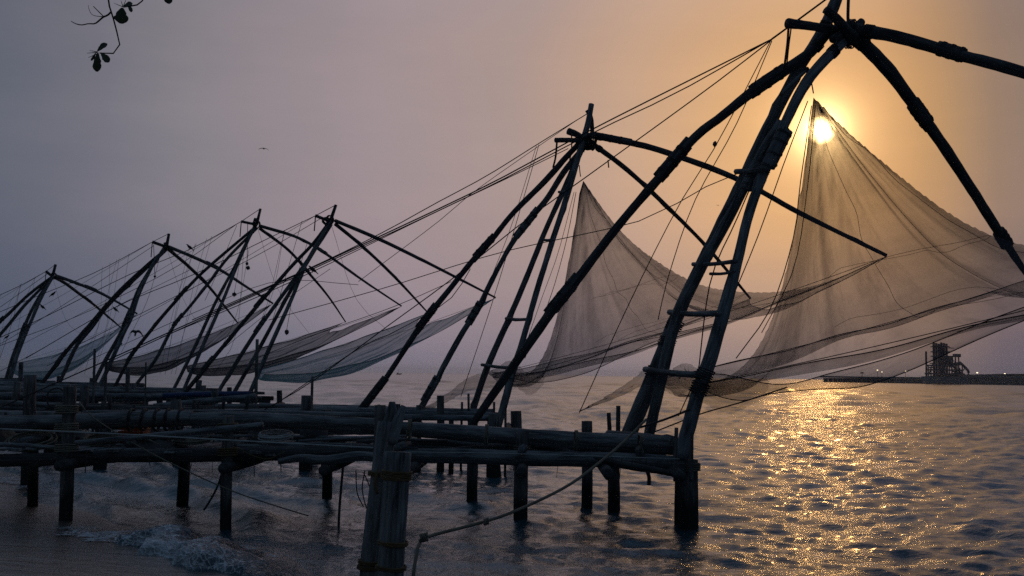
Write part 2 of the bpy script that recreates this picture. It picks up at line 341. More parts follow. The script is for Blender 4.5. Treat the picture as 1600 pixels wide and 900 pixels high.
m, n, l, b = new_mat('wet_sand'); ge = n.new('ShaderNodeNewGeometry'); pos = ge.outputs['Position']
s1 = nnoise(n, l, pos, .9, 6, .6, (1, 1, 1)); s2 = nnoise(n, l, pos, 60, 3, .6); s3 = nnoise(n, l, pos, 1.0, 4, .55, (1.6, 5.0, 1))
c = nramp(n, l, s1, [(.3, (.12, .105, .09)), (.7, (.20, .175, .15))]); l.new(c, b.inputs['Base Color'])
rf = n.new('ShaderNodeMapRange'); l.new(s3, rf.inputs[0]); rf.inputs[1].default_value = .35; rf.inputs[2].default_value = .7; rf.inputs[3].default_value = .07; rf.inputs[4].default_value = .26; b.inputs['IOR'].default_value = 2.0; l.new(rf.outputs[0], b.inputs['Roughness'])
bb = n.new('ShaderNodeBump'); bb.inputs['Distance'].default_value = .012; bb.inputs['Strength'].default_value = .6; l.new(s2, bb.inputs['Height'])
bc = n.new('ShaderNodeBump'); bc.inputs['Distance'].default_value = .05; bc.inputs['Strength'].default_value = .7; l.new(s3, bc.inputs['Height']); l.new(bb.outputs[0], bc.inputs['Normal']); l.new(bc.outputs[0], b.inputs['Normal'])
SAND = m
ns, nt = 150, 240
S, T = np.meshgrid(np.concatenate([np.linspace(-7, 9, ns - 30), np.linspace(9.6, 90, 30)]), np.linspace(-40, 150, nt), indexing='ij')
BX = SH0[0] + S * SHN[0] + T * SHD[0]; BY = SH0[1] + S * SHN[1] + T * SHD[1]; BS = land(BX, BY)
BZ = np.where(BS < 0, BS * .16, BS * .055 + .0045 * np.clip(BS, 0, 12) ** 2) + .012 * np.sin(BX * 1.3) * np.sin(BY * .9) + .05
BZ = np.minimum(BZ, 1.6)
idx = np.arange(ns * nt).reshape(ns, nt); q = np.stack([idx[:-1, :-1], idx[1:, :-1], idx[1:, 1:], idx[:-1, 1:]], -1).reshape(-1, 4)
tag(grid_mesh('beach', np.stack([BX, BY, BZ], -1).reshape(-1, 3), q, SAND), None, None, kind='structure')
def ground(x, y):
    s = land(np.float64(x), np.float64(y)); z = s * .16 if s < 0 else s * .055 + .0045 * min(s, 12) ** 2
    return float(min(z + .05, 1.6))

# foam of the small breaker running up the sand
def surf_mat(name, lace):
    m, n, l, b = new_mat(name); ge = n.new('ShaderNodeNewGeometry'); at = n.new('ShaderNodeAttribute'); at.attribute_name = 'foam'
    w = nnoise(n, l, ge.outputs['Position'], 5.5, 8, .68); vo = n.new('ShaderNodeTexVoronoi'); vo.feature = 'DISTANCE_TO_EDGE'; vo.inputs['Scale'].default_value = 13
    wv = n.new('ShaderNodeVectorMath'); wv.operation = 'ADD'; l.new(ge.outputs['Position'], wv.inputs[0]); nz_ = n.new('ShaderNodeTexNoise'); nz_.inputs['Scale'].default_value = 9; l.new(ge.outputs['Position'], nz_.inputs['Vector'])
    sc = n.new('ShaderNodeVectorMath'); sc.operation = 'SCALE'; sc.inputs['Scale'].default_value = .12; l.new(nz_.outputs['Color'], sc.inputs[0]); l.new(sc.outputs[0], wv.inputs[1]); l.new(wv.outputs[0], vo.inputs['Vector'])
    cell = n.new('ShaderNodeMapRange'); l.new(vo.outputs['Distance'], cell.inputs[0]); cell.inputs[1].default_value = .0; cell.inputs[2].default_value = .16; cell.inputs[3].default_value = .22; cell.inputs[4].default_value = -.12
    a1 = n.new('ShaderNodeMath'); a1.operation = 'ADD'; l.new(w, a1.inputs[0]); l.new(at.outputs['Fac'], a1.inputs[1])
    a2 = n.new('ShaderNodeMath'); a2.operation = 'ADD'; l.new(a1.outputs[0], a2.inputs[0]); l.new(cell.outputs[0], a2.inputs[1])
    mk = n.new('ShaderNodeMapRange'); mk.interpolation_type = 'SMOOTHSTEP'; l.new(a2.outputs[0], mk.inputs[0]); mk.inputs[1].default_value = .95; mk.inputs[2].default_value = 1.35
    mx = n.new('ShaderNodeMix'); mx.data_type = 'RGBA'; l.new(mk.outputs[0], mx.inputs[0]); mx.inputs[6].default_value = (.05, .09, .11, 1); mx.inputs[7].default_value = (.78, .82, .84, 1); l.new(mx.outputs[2], b.inputs['Base Color'])
    rg = n.new('ShaderNodeMapRange'); l.new(mk.outputs[0], rg.inputs[0]); rg.inputs[3].default_value = .08; rg.inputs[4].default_value = .6; l.new(rg.outputs[0], b.inputs['Roughness']); b.inputs['IOR'].default_value = 1.6
    bb = n.new('ShaderNodeBump'); bb.inputs['Distance'].default_value = .05; l.new(a2.outputs[0], bb.inputs['Height']); l.new(bb.outputs[0], b.inputs['Normal'])
    if lace: l.new(mk.outputs[0], b.inputs['Alpha'])
    return m
SURF = surf_mat('breaking_water', False); LACE = surf_mat('foam_lace', True)
from mathutils import noise as mnoise
def breaker(name, label, pix, width, height, seed, nblob, mat, level=0.0):
    g = np.random.default_rng(seed); m_ = 130; k = 22; c = catmull(np.array([G(x, y, .05) for x, y in pix]), m_)
    for i in range(m_): c[i, 2] = max(.03, ground(c[i, 0], c[i, 1]) + .015)
    t = np.gradient(c, axis=0); t /= np.linalg.norm(t, axis=1)[:, None]; nn_ = np.stack([-t[:, 1], t[:, 0], t[:, 2] * 0], -1)
    if (nn_ @ np.array([*SHN, 0])).mean() < 0: nn_ = -nn_                 # landward
    u = np.linspace(-1, 1, k); e = np.sin(np.linspace(.03, np.pi - .03, m_)) ** .6
    prof = np.interp(u, [-1, -.5, -.1, .2, .42, .62, 1], [0, .30, .82, 1.0, .80, .32, 0]); lean = np.interp(u, [-1, .2, .45, 1], [0, .12, .46, .1])
    fo = np.interp(u, [-1, -.6, -.1, .15, .7, 1], [-.5, -.15, .12, .42, .55, -.1])
    hh = height * e * (1 + .25 * np.sin(np.linspace(0, 17, m_) + seed) + .15 * np.sin(np.linspace(0, 47, m_))); V = []; FA = []
    for i in range(m_):
        wob = .25 * math.sin(i * .2 + seed) + .15 * math.sin(i * .57)
        p_ = c[i] + nn_[i] * ((u * .5 + lean * .5 * min(1, height * 6) + wob * .4) * width * (.45 + e[i]))[:, None]; p_[:, 2] += prof * hh[i] - .02 * (height > .1)
        for q_ in range(k):
            a = prof[q_] * e[i]; f1 = mnoise.fractal(Vector(p_[q_] * 6), 1.0, 2.0, 4)
            p_[q_, 2] += a * f1 * .03 * min(1, height * 6); p_[q_, :2] += nn_[i, :2] * a * f1 * .05
            if height < .1: p_[q_, 2] = max(p_[q_, 2], ground(p_[q_, 0], p_[q_, 1]) + .012)
        V.append(p_); FA.append(fo + level - .9 * (1 - e[i]))
    ix = np.arange(m_ * k).reshape(m_, k); Q = np.stack([ix[:-1, :-1], ix[1:, :-1], ix[1:, 1:], ix[:-1, 1:]], -1).reshape(-1, 4)
    W_ = np.array(V); root = mesh_obj(name, W_.reshape(-1, 3), Q, mat, attr={'foam': np.array(FA).ravel()}); tag(root, label, 'wave', 'small waves breaking on the beach')
    return root
breaker('breaking_wave', 'small foaming wave curling onto the sand at the bottom left', [(215, 838), (250, 850), (300, 866), (345, 881), (400, 893), (480, 908)], .85, .26, 3, 0, SURF, .28)
breaker('foam_wash', 'flat wash of foam running up the sand left of the curling wave', [(108, 822), (150, 832), (190, 841), (235, 851), (300, 862)], 1.0, .05, 5, 0, LACE, .30)
breaker('foam_wash', 'broken foam line farther back between the two left posts', [(60, 752), (120, 760), (180, 768), (240, 778), (330, 792)], 1.3, .07, 7, 0, LACE, .12)
breaker('foam_wash', 'thin foam edge on the sand at the left edge of the picture', [(-30, 742), (20, 748), (70, 757), (110, 770)], 1.0, .03, 9, 0, LACE, .2)
breaker('foam_wash', 'long thin foam line slanting under the nearest jetty towards the leaning post', [(120, 772), (200, 782), (280, 795), (350, 806), (440, 822)], .55, .05, 11, 0, LACE, .16)
breaker('foam_wash', 'faint foam thread trailing right of the curling wave', [(300, 838), (370, 852), (440, 868), (520, 890)], .5, .04, 13, 0, LACE, .10)

# ------------------------------------------------------------------ the fishing rigs
def build_rig(label, data, base, lo=False):
    root = thing('fishing_rig', label, 'fishing rig', base, 'fishing rigs along the shore')
    ap = P(*data['apex'])
    for name, pts, d0, d1, r, mat, spl in data['poles']:
        L = PL(pts, d0, d1); r = np.array(r)
        if name in ('mast_leg', 'lever_pole') and L[0][2] > 1.3:      # down to the logs it is stepped on
            dv = L[0] - L[1]; L = np.vstack([L[0] + dv * ((1.22 - L[0][2]) / dv[2]), L]); r = np.concatenate([r[:1], r])
        po = pole(name, L, r, mat, root, 8 if lo else 12, .06 if lo else .085, None if lo else int(np.clip(len(pts) * 6, 12, 60)))
        for s0, s1 in spl: splice(L, s0, s1, np.mean(r) * 1.0, mat, po, R_DARK, 1 if lo else 2)
        c = catmull(L, 60); dist = np.linalg.norm(c - ap, axis=1); k = int(np.argmin(dist))
        if dist[k] < 1.2 and not lo:      # cord round every pole where they meet
            k = int(np.clip(k, 2, 57)); ax = c[k + 1] - c[k - 1]; rk = np.interp(k / 59, np.linspace(0, 1, len(r)), r)
            lashing(c[k], ax, rk * 1.05, rk * 1.6, R_DARK, po, 5, .012)
    for pts, d0, d1, r in data.get('ropes', []):
        rope('stay_rope', PL(pts, d0, d1), r, R_DARK, root)
    for a, b_, r in data.get('rungs', []):
        pole('rung', [a, (a + b_) / 2 + np.array([0, 0, -.02]), b_], [r, r * .9, r], W_GREY, root, 7, .08, 6)
    k = 2 if lo else 4; r = data.get('ar', .2)
    for i in range(k):
        ax = rng.normal(0, 1, 3); ax[2] *= .4; lashing(ap + rng.normal(0, r * .25, 3), ax, r * (.72 + .08 * i), r * .5, R_DARK, root, 4, .014 if not lo else .02)
    return root

# rig 1, nearest
D1 = 17.7
arm_near_end = np.array([11.45, 12.6, 4.95])
n1 = {'apex': (1322, 52, D1), 'ar': .26, 'poles': [
  ('mast_leg', [(985, 674), (1022, 585), (1062, 485), (1120, 365), (1180, 240), (1240, 122), (1290, 40), (1322, -40)], 19.4, 17.6, [.145, .135, .12, .115, .105, .105, .105, .095], W_GREY, []),
  ('mast_leg', [(1013, 684), (1034, 590), (1058, 495), (1092, 425), (1142, 335), (1190, 240), (1222, 190)], 19.0, 17.7, [.10, .105, .10, .10, .095, .09, .085], W_GREY, []),
  ('mast_leg', [(1070, 690), (1090, 615), (1112, 550), (1150, 415), (1170, 335), (1196, 265), (1228, 190), (1265, 122), (1318, 64)], 17.3, 17.6, [.125, .118, .108, .092, .088, .092, .092, .098, .095], W_PALE, []),
  ('lever_pole', [(735, 668), (800, 575), (862, 486), (890, 452), (960, 360), (1022, 287), (1085, 215), (1130, 180), (1180, 140), (1225, 110), (1265, 84), (1296, 48)], 18.3, 17.75, [.072, .078, .088, .09, .08, .08, .085, .08, .085, .092, .092, .09], W_DARK, [(.29, .38), (.60, .69), (.83, .91)]),
  ('boom_arm', [(1334, 46), (1390, 55), (1440, 68), (1500, 86), (1560, 102), (1620, 120), (1800, 175), (2000, 240), (2214, 306)], 17.6, 12.6, [.11, .11, .10, .095, .095, .085, .07, .06, .05], W_DARK, [(.19, .27)]),
  ('boom_arm', [(1332, 55), (1352, 72), (1385, 106), (1425, 160), (1480, 237), (1540, 330), (1575, 385), (1608, 434)], 17.7, 22.6, [.12, .125, .115, .11, .105, .095, .085, .06], W_DARK, [(.28, .36), (.78, .86)]),
  ('cross_spar', [(1230, 37), (1265, 41), (1312, 48)], 17.2, 17.6, [.085, .075, .085], W_DARK, []),
  ('cross_spar', [(1291, 14), (1312, 34), (1336, 62)], 17.2, 17.5, [.085, .085, .085], W_DARK, []),
  ('cross_spar', [(1300, 62), (1336, 42), (1346, 34)], 17.4, 17.8, [.07, .08, .07], W_DARK, []),
  ('peg', [(1219, 148), (1240, 128), (1262, 108)], 17.4, 17.7, [.03, .04, .03], W_GREY, []),
 ], 'ropes': [
  ([(1300, -8), (1232, 42), (1206, 61)], 17.4, 17.4, .018),
  ([(1206, 61), (929, 200), (760, 290), (600, 366), (440, 440), (300, 503), (160, 566), (0, 637)], 17.4, 22, .014),
  ([(1206, 61), (1057, 145), (929, 206), (740, 303), (500, 415), (330, 492), (160, 570)], 17.4, 23, .012),
  ([(1206, 62), (1100, 143), (915, 277), (820, 345), (706, 436), (613, 504), (489, 595), (410, 642)], 17.4, 24, .012),
  ([(1204, 64), (1121, 223), (1060, 322), (985, 470), (905, 645)], 17.4, 18.4, .009),
  ([(1206, 64), (1150, 195), (1085, 315), (1045, 430), (1028, 500)], 17.4, 18.4, .009),
  ([(1160, 268), (1085, 300), (1000, 345), (780, 395), (600, 450), (420, 500)], 18.3, 26, .010),
  ([(1186, 262), (1150, 345), (1110, 440), (1090, 590), (1080, 650)], 17.9, 17.8, .012),
  ([(1262, 158), (1225, 255), (1180, 380), (1120, 520), (1060, 650)], 17.7, 17.6, .010),
  ([(1268, 165), (1250, 290), (1240, 370), (1205, 480), (1150, 560)], 17.8, 17.8, .010),
  ([(1274, 165), (1262, 290), (1240, 420), (1190, 520)], 17.8, 17.9, .008),
  ([(1232, 42), (1230, 70), (1225, 108)], 17.25, 17.6, .022), ([(1236, 44), (1232, 75), (1229, 106)], 17.25, 17.6, .014),
  ([(1326, -12), (1325, 30), (1328, 50)], 17.6, 17.6, .03),
  ([(1262, 110), (1268, 130), (1271, 146)], 17.6, 17.75, .012),
  ([(1078, 640), (1040, 655), (1000, 668)], 17.0, 17.0, .02),
 ], 'rungs': [
  (P(1008, 577, 19.3), P(1098, 586, 16.7), .06), (P(1046, 488, 19.0), P(1124, 490, 16.8), .055), (P(1083, 413, 18.7), P(1150, 408, 16.95), .04), (P(1150, 268, 18.3), P(1197, 262, 17.2), .055),
  (P(1110, 428, 18.2), P(1148, 424, 17.0), .03)]}
rig1 = build_rig('tallest and nearest rig of lashed poles, its top cut by the frame above the sun', n1, P(1030, 690, 18))
# packing poles bound over the mast joint
for (a_, b_, d_, r_) in [((1166, 296), (1196, 232), 17.9, .10), ((1180, 300), (1210, 228), 17.75, .10), ((1194, 268), (1226, 200), 17.2, .095), ((1203, 262), (1231, 204), 17.3, .09)]:
    A0, B0 = P(*a_, d_), P(*b_, d_); pole('splice_pole', [A0, (A0 + B0) / 2, B0], [r_, r_ * 1.05, r_], W_GREY, rig1, 9, .07, 10)
ax_ = P(1210, 226, 17.85) - P(1172, 292, 17.85)
for t in (.1, .27, .45, .63, .80, .93):
    c_ = P(1172 + 34 * t, 292 - 62 * t, 17.85); lashing(c_, ax_, .1, .06, R_DARK, rig1, 2, .007, hull=[(P(1166 + 30 * t, 296 - 64 * t, 17.9) - c_, .105), (P(1180 + 30 * t, 300 - 72 * t, 17.75) - c_, .105), (np.array([0, .1, 0]), .13)])
for t in (.12, .4, .7, .9):
    c_ = P(1198 + 30 * t, 264 - 60 * t, 17.3); lashing(c_, ax_, .1, .06, R_DARK, rig1, 2, .007, hull=[(P(1194 + 32 * t, 268 - 68 * t, 17.2) - c_, .1), (P(1203 + 28 * t, 262 - 58 * t, 17.3) - c_, .095), (np.array([0, .08, 0]), .12)])
for x, y, d, r_ in ((1042, 535, 18.95, .155), (1054, 508, 18.85, .15), (1101, 585, 16.75, .14), (1093, 606, 16.75, .145), (1024, 582, 19.15, .17)):
    lashing(P(x, y, d), np.array([.42, 0, 1]), r_, .2, R_DARK, rig1, 5, .011)

D2 = 28.0
n2 = {'apex': (918, 220, D2), 'ar': .24, 'poles': [
  ('lever_pole', [(563, 643), (600, 595), (655, 512), (700, 455), (740, 405), (768, 375), (800, 335), (850, 285), (890, 240), (918, 212)], 27.6, 28, [.074, .074, .078, .078, .078, .078, .078, .082, .082, .07], W_DARK, [(.05, .14), (.30, .38), (.55, .63)]),
  ('lever_pole', [(650, 648), (680, 600), (692, 575), (720, 525), (748, 480), (770, 435), (800, 380), (830, 340), (855, 310), (880, 270), (918, 222)], 28.9, 28.1, [.085, .08, .085, .075, .078, .075, .078, .082, .085, .085, .07], W_GREY, [(.07, .17), (.34, .43), (.66, .75)]),
  ('mast_leg', [(738, 645), (760, 578), (790, 510), (820, 440), (850, 365), (875, 310), (895, 265), (916, 218)], 29.2, 28, [.10, .09, .085, .08, .08, .08, .08, .08], W_GREY, []),
  ('mast_leg', [(783, 648), (800, 585), (817, 530), (840, 450), (862, 380), (885, 310), (905, 240), (918, 195), (924, 163)], 26.8, 28, [.10, .09, .085, .08, .08, .08, .09, .09, .08], W_GREY, []),
  ('boom_arm', [(922, 211), (990, 224), (1050, 241), (1150, 279), (1250, 333), (1385, 399)], 28, 22.8, [.09, .085, .075, .07, .06, .04], W_DARK, [(.02, .14)]),
  ('boom_arm', [(925, 224), (985, 270), (1060, 340), (1110, 392), (1172, 466)], 28, 35.5, [.08, .07, .065, .06, .04], W_DARK, []),
  ('cross_spar', [(868, 219), (895, 219), (925, 222)], 27.4, 28, [.07, .07, .07], W_DARK, []),
  ('cross_spar', [(888, 205), (905, 212), (928, 232)], 27.6, 28.1, [.10, .08, .08], W_DARK, []),
  ('mast_head', [(926, 212), (924, 185), (917, 172)], 28.1, 28.0, [.06, .06, .06], W_DARK, []),
 ], 'ropes': [
  ([(917, 178), (842, 224), (760, 275), (680, 318), (600, 362), (490, 416), (300, 500)], 28, 27, .014),
  ([(888, 232), (800, 275), (680, 332), (540, 400), (400, 465), (250, 528)], 28, 27, .012),
  ([(910, 182), (842, 228), (740, 300), (680, 350), (560, 440)], 28, 28, .009),
  ([(842, 226), (815, 320), (770, 470), (720, 620)], 27.6, 27.6, .010), ([(838, 228), (800, 350), (765, 440)], 27.6, 27.8, .008),
  ([(900, 300), (884, 380), (858, 470), (820, 560)], 28, 28, .010), ([(897, 300), (872, 395), (845, 470), (800, 600)], 28, 27.8, .008),
  ([(870, 222), (868, 245), (864, 262)], 27.5, 27.8, .03), ([(893, 212), (893, 235), (890, 250)], 27.6, 27.8, .02),
  ([(905, 258), (906, 268), (907, 276)], 28, 28, .015),
  ([(735, 420), (700, 470), (613, 520), (560, 545), (410, 645)], 27.8, 27, .012),
  ([(950, 250), (951, 262)], 28, 28, .02),
 ], 'rungs': [(P(753, 570, 28.9), P(806, 575, 27), .05), (P(791, 498, 28.7), P(826, 499, 27.2), .05), (P(848, 375, 28.4), P(866, 373, 27.6), .04), (P(873, 300, 28.2), P(890, 298, 27.8), .04)]}
rig2 = build_rig('second rig from the right, its free pole top beside the big mast', n2, P(760, 650, 28))

def far(apex, d, ends, poles, tip, sh, label, ropes, rr=.075):
    k = {'apex': (*apex, d), 'ar': .25, 'poles': [], 'ropes': ropes, 'rungs': []}
    nm = ['lever_pole', 'lever_pole', 'mast_leg', 'mast_leg']
    for i, pts in enumerate(poles):
        dd = [d - .4, d + .6, d + 1.4, d - 1.2][i]; spl = [(.18, .27), (.52, .60)] if i == 0 else ([(.40, .49)] if i == 1 else ([] if d < 50 else [(.45, .55)]))
        k['poles'].append((nm[i], pts, dd, d, [rr * 1.15, rr * 1.05, rr, rr * .9], [W_DARK, W_GREY, W_GREY, W_GREY][i], spl))
    for (pts, de) in ends:
        k['poles'].append(('boom_arm', pts, d, de, [rr * 1.05, rr * .95, rr * .8, rr * .45], W_DARK, [(.38, .50)] if d > 45 else []))
    k['poles'].append(('mast_head', [apex, tip], d, d, [rr, rr * .8], W_DARK, []))
    k['poles'].append(('cross_spar', [sh, apex], d - .4, d, [rr * .9, rr * .9], W_DARK, []))
    g_ = np.random.default_rng(int(d)); sc_ = 41 / d
    for e_ in range(5):
        t_ = g_.uniform(.05, .5); x_ = sh[0] - 240 * sc_ * t_; y_ = sh[1] + 118 * sc_ * t_; ropes = ropes + [([(x_, y_), (x_ - g_.uniform(10, 45) * sc_, y_ + g_.uniform(70, 150) * sc_), (x_ - g_.uniform(40, 90) * sc_, 585)], d - .5, d - .2, .007)]
    ropes = ropes + [([sh, (sh[0] - 200 * sc_, sh[1] + 118 * sc_), (sh[0] - 420 * sc_, min(600, sh[1] + 235 * sc_))], d - .6, d - 1, .009), ([apex, (apex[0] + 40 * sc_, apex[1] + 120 * sc_), (ends[1][0][-1][0] - 60 * sc_, ends[1][0][-1][1] + 30 * sc_)], d, ends[1][1], .007)]
    k['ropes'] = ropes + [([tip, sh], d, d - .3, .016), ([sh, (sh[0] - 2, sh[1] + 24)], d - .4, d - .4, .025)]
    return build_rig(label, k, P(apex[0] - 110 * 41 / d, 600, d), True)
far((516, 346), 41, [([(524, 345), (593, 374), (659, 406), (712, 433), (774, 465)], 36), ([(524, 350), (564, 383), (613, 429), (669, 489)], 45.6)],
    [[(300, 600), (353, 536), (402, 478), (451, 421), (489, 381), (514, 348)], [(340, 614), (394, 528), (451, 448), (496, 384), (518, 350)], [(370, 606), (402, 550), (451, 460), (485, 402), (517, 350)], [(394, 606), (425, 535), (459, 459), (477, 414), (511, 355), (518, 345)]],
    (525, 320), (493, 337), 'third rig counted from the right, its legs above the pier end with the teal net',
    [([(493, 337), (420, 372), (300, 430), (180, 480), (40, 560)], 41, 40, .016), ([(500, 342), (400, 400), (240, 480), (80, 560)], 41, 41, .013), ([(472, 345), (450, 420), (420, 520)], 41, 41, .010), ([(480, 380), (462, 440), (448, 515)], 41, 41, .010), ([(705, 440), (613, 480), (500, 520), (400, 560)], 37, 40, .013), ([(516, 420), (430, 480), (330, 560)], 40, 40, .010)])
far((401, 351), 48, [([(406, 353), (462, 370), (504, 393), (564, 436), (627, 478)], 42), ([(406, 357), (451, 391), (481, 425), (512, 462), (540, 503)], 55)],
    [[(184, 595), (203, 559), (232, 521), (267, 479), (309, 433), (355, 392), (400, 354)], [(225, 585), (245, 559), (269, 513), (299, 476), (331, 436), (355, 404), (402, 356)], [(272, 607), (307, 537), (339, 468), (365, 420), (381, 387), (401, 350)], [(288, 607), (317, 540), (349, 468), (373, 409), (400, 348)]],
    (407, 326), (377, 346), 'fourth rig counted from the right, with weight stones hung under its top',
    [([(377, 346), (300, 388), (200, 430), (60, 500), (-40, 545)], 48, 47, .018), ([(370, 350), (270, 420), (130, 490), (0, 540)], 48, 48, .014), ([(387, 350), (386, 412)], 47.6, 47.6, .016), ([(370, 352), (340, 425), (320, 470)], 48, 48, .010), ([(378, 390), (366, 458)], 48, 48, .010), ([(560, 445), (430, 440), (300, 490), (190, 540), (100, 580)], 44, 46, .013)])
far((260, 386), 56, [([(264, 386), (291, 397), (327, 413), (353, 427), (380, 445), (426, 474)], 47.3), ([(264, 390), (291, 413), (312, 433), (334, 457), (371, 504)], 64.5)],
    [[(74, 588), (107, 545), (133, 516), (163, 481), (192, 449), (229, 415), (260, 389)], [(103, 576), (120, 540), (144, 511), (165, 482), (195, 451), (230, 418), (259, 391)], [(150, 592), (163, 566), (184, 529), (200, 497), (213, 460), (227, 433), (245, 405), (260, 382)], [(160, 594), (173, 566), (192, 523), (205, 497), (218, 457), (240, 412), (261, 384)]],
    (264, 365), (238, 378), 'fifth rig counted from the right, its mast legs bound together halfway up',
    [([(238, 378), (150, 425), (60, 462), (-30, 500)], 56, 55, .018), ([(240, 384), (140, 450), (30, 520), (-40, 560)], 56, 56, .014), ([(240, 382), (242, 430)], 56, 56, .016), ([(250, 400), (230, 470), (190, 550)], 56, 56, .010), ([(300, 420), (170, 485), (60, 548), (0, 580)], 55, 55, .013)], .098)
far((82, 432), 66, [([(88, 431), (121, 443), (153, 456), (178, 469), (214, 490)], 57), ([(86, 434), (101, 442), (124, 459), (149, 478), (189, 512)], 76)],
    [[(-40, 545), (0, 503), (13, 491), (43, 462), (66, 444), (81, 433)], [(-30, 558), (0, 523), (14, 507), (36, 480), (53, 462), (80, 435)], [(10, 590), (20, 558), (32, 526), (46, 492), (60, 466), (82, 432)], [(16, 592), (26, 558), (40, 522), (52, 494), (66, 462), (84, 430)]],
    (87, 413), (72, 424), 'farthest rig, leftmost in the row, with two drooping arms',
    [([(72, 424), (32, 446), (-20, 470)], 66, 65, .02), ([(74, 428), (0, 480)], 66, 66, .016), ([(32, 446), (20, 500), (0, 560)], 66, 66, .012)], .105)

# ------------------------------------------------------------------ the nets
def net(label, C, Dd, A, B, mat, sagC, sagD, sagE, belly, peak=None, pu=.32, pv=.5, pw=1.9, pl_=5.2, n=64, pleat=.10, seed=0, hem=.009, group='dip nets slung from the rigs', name='fishing_net', skew=0.0, bow=.30):
    g = np.random.default_rng(seed); t = np.linspace(0, 1, n); u, v = np.meshgrid(t, t, indexing='ij')
    def hemline(a, b_, sag, sk=0.0):
        tt = t ** (1 - sk); w = a + (b_ - a) * t[:, None]; w[:, 2] -= sag * 4 * tt * (1 - tt)
        w[:, 2] += .03 * np.sin(t * 23 + seed) * np.sin(np.pi * t); return w
    e0, e1 = hemline(C, A, sagC, skew), hemline(Dd, B, sagD, skew); s0, s1 = hemline(C, Dd, .25), hemline(A, B, sagE)
    s1 = s1 - ((A + B) / 2 - (C + Dd) / 2) * (bow * (4 * t * (1 - t)) ** .8)[:, None]
    U, V = u[..., None], v[..., None]
    S = (1 - V) * e0[:, None] + V * e1[:, None] + (1 - U) * s0[None] + U * s1[None] - ((1 - U) * (1 - V) * C + U * (1 - V) * A + (1 - U) * V * Dd + U * V * B)
    bell = 16 * u * (1 - u) * v * (1 - v); S[..., 2] -= belly * bell ** .7
    r = np.ones_like(u); gather = np.zeros_like(u)
    ph = np.arctan2(v - pv, u - pu)
    du, dv = u - pu, v - pv
    with np.errstate(divide='ignore', invalid='ignore'):
        tx = np.where(du > 0, (1 - pu) / np.maximum(du, 1e-9), np.where(du < 0, pu / np.maximum(-du, 1e-9), 1e9)); ty = np.where(dv > 0, (1 - pv) / np.maximum(dv, 1e-9), np.where(dv < 0, pv / np.maximum(-dv, 1e-9), 1e9))
    r = np.clip(1 / np.minimum(tx, ty), 0, 1)
    if peak is not None:
        i, j = int(round(pu * (n - 1))), int(round(pv * (n - 1)))
        pwv = pw + (pl_ - pw) * np.clip(.35 - np.cos(ph), 0, 1); S = S + (peak - S[i, j]) * ((1 - r) ** pwv)[..., None]
        # radiating folds under the hoisting point
        fold = np.zeros_like(u)
        for k_ in (3, 5, 7): fold += np.sin(k_ * ph + g.uniform(0, 6.28) + 1.2 * r) * g.uniform(.5, 1) * 1.6 / k_ ** .9
        amp = pleat * .6 * (r ** .9) * np.clip((1 - r) * 3, 0, 1)
        gx = np.gradient(S, axis=0); gy = np.gradient(S, axis=1); N = np.cross(gx, gy); N /= np.linalg.norm(N, axis=-1, keepdims=True) + 1e-9
        S = S + N * (amp * fold)[..., None]
        st = np.zeros_like(u)
        for k_ in (7, 11, 17, 29, 41): st += np.sin(k_ * ph + g.uniform(0, 6.28))
        rid = sum(w_ * np.exp(-((ph - p_ + .25 * r) / b_) ** 2) for p_, b_, w_ in ((math.atan2(1 - pv, 1 - pu) * .55, .07, .42), (math.atan2(1 - pv, 1 - pu) * .95, .06, .32), (-math.atan2(pv, 1 - pu) * .9, .06, .30), (-math.atan2(pv, 1 - pu) * .35, .035, .22), (1.9, .16, .28), (-1.9, .16, .28)))
        gather = rid * np.exp(-r / .55) + .60 * np.exp(-r / .045) + np.clip(st / 5 - .18, 0, 1) * .75 * np.exp(-r / .42) + .05 * np.clip(st / 5, -1, 1)
    else:
        fold = sum(np.sin(k_ * v * 6.28 + g.uniform(0, 6.28) + 1.5 * u) / k_ ** .7 for k_ in (2, 3, 5, 8, 13))
        S[..., 2] += pleat * fold * np.sin(np.pi * u) * np.clip(bell * 2, 0, 1)
        gather = np.clip(np.sin(7 * v * 6.28 + 2 * u) * .5 + np.sin(17 * v * 6.28 + 1) * .5, 0, 1) * .25
    gather = gather + .30 * np.exp(-u / .05) + .25 * np.exp(-(1 - u) / .02) * ((v < .04) | (v > .96))
    gather += .16 * np.exp(-np.minimum(v, 1 - v) / .012) + .10 * np.exp(-(1 - u) / .012)
    idx = np.arange(n * n).reshape(n, n); Q = np.stack([idx[:-1, :-1], idx[1:, :-1], idx[1:, 1:], idx[:-1, 1:]], -1).reshape(-1, 4)
    uv = np.stack([ph / 6.283 + .5, r], -1).reshape(-1, 2) if peak is not None else np.stack([v, u], -1).reshape(-1, 2)
    root = thing(name, label, 'fishing net', (C + Dd) / 2, group)
    mesh_obj('netting', S.reshape(-1, 3), Q, mat, root, uv=uv, attr={'gather': gather.ravel()})
    for line in (S[:, 0], S[:, -1], S[-1]): rope('hem_rope', line[::3], hem, R_DARK, root, n=44)
    rope('head_rope', [C, A], hem * .8, R_DARK, root, sag=.12); rope('head_rope', [Dd, B], hem * .8, R_DARK, root, sag=.12)
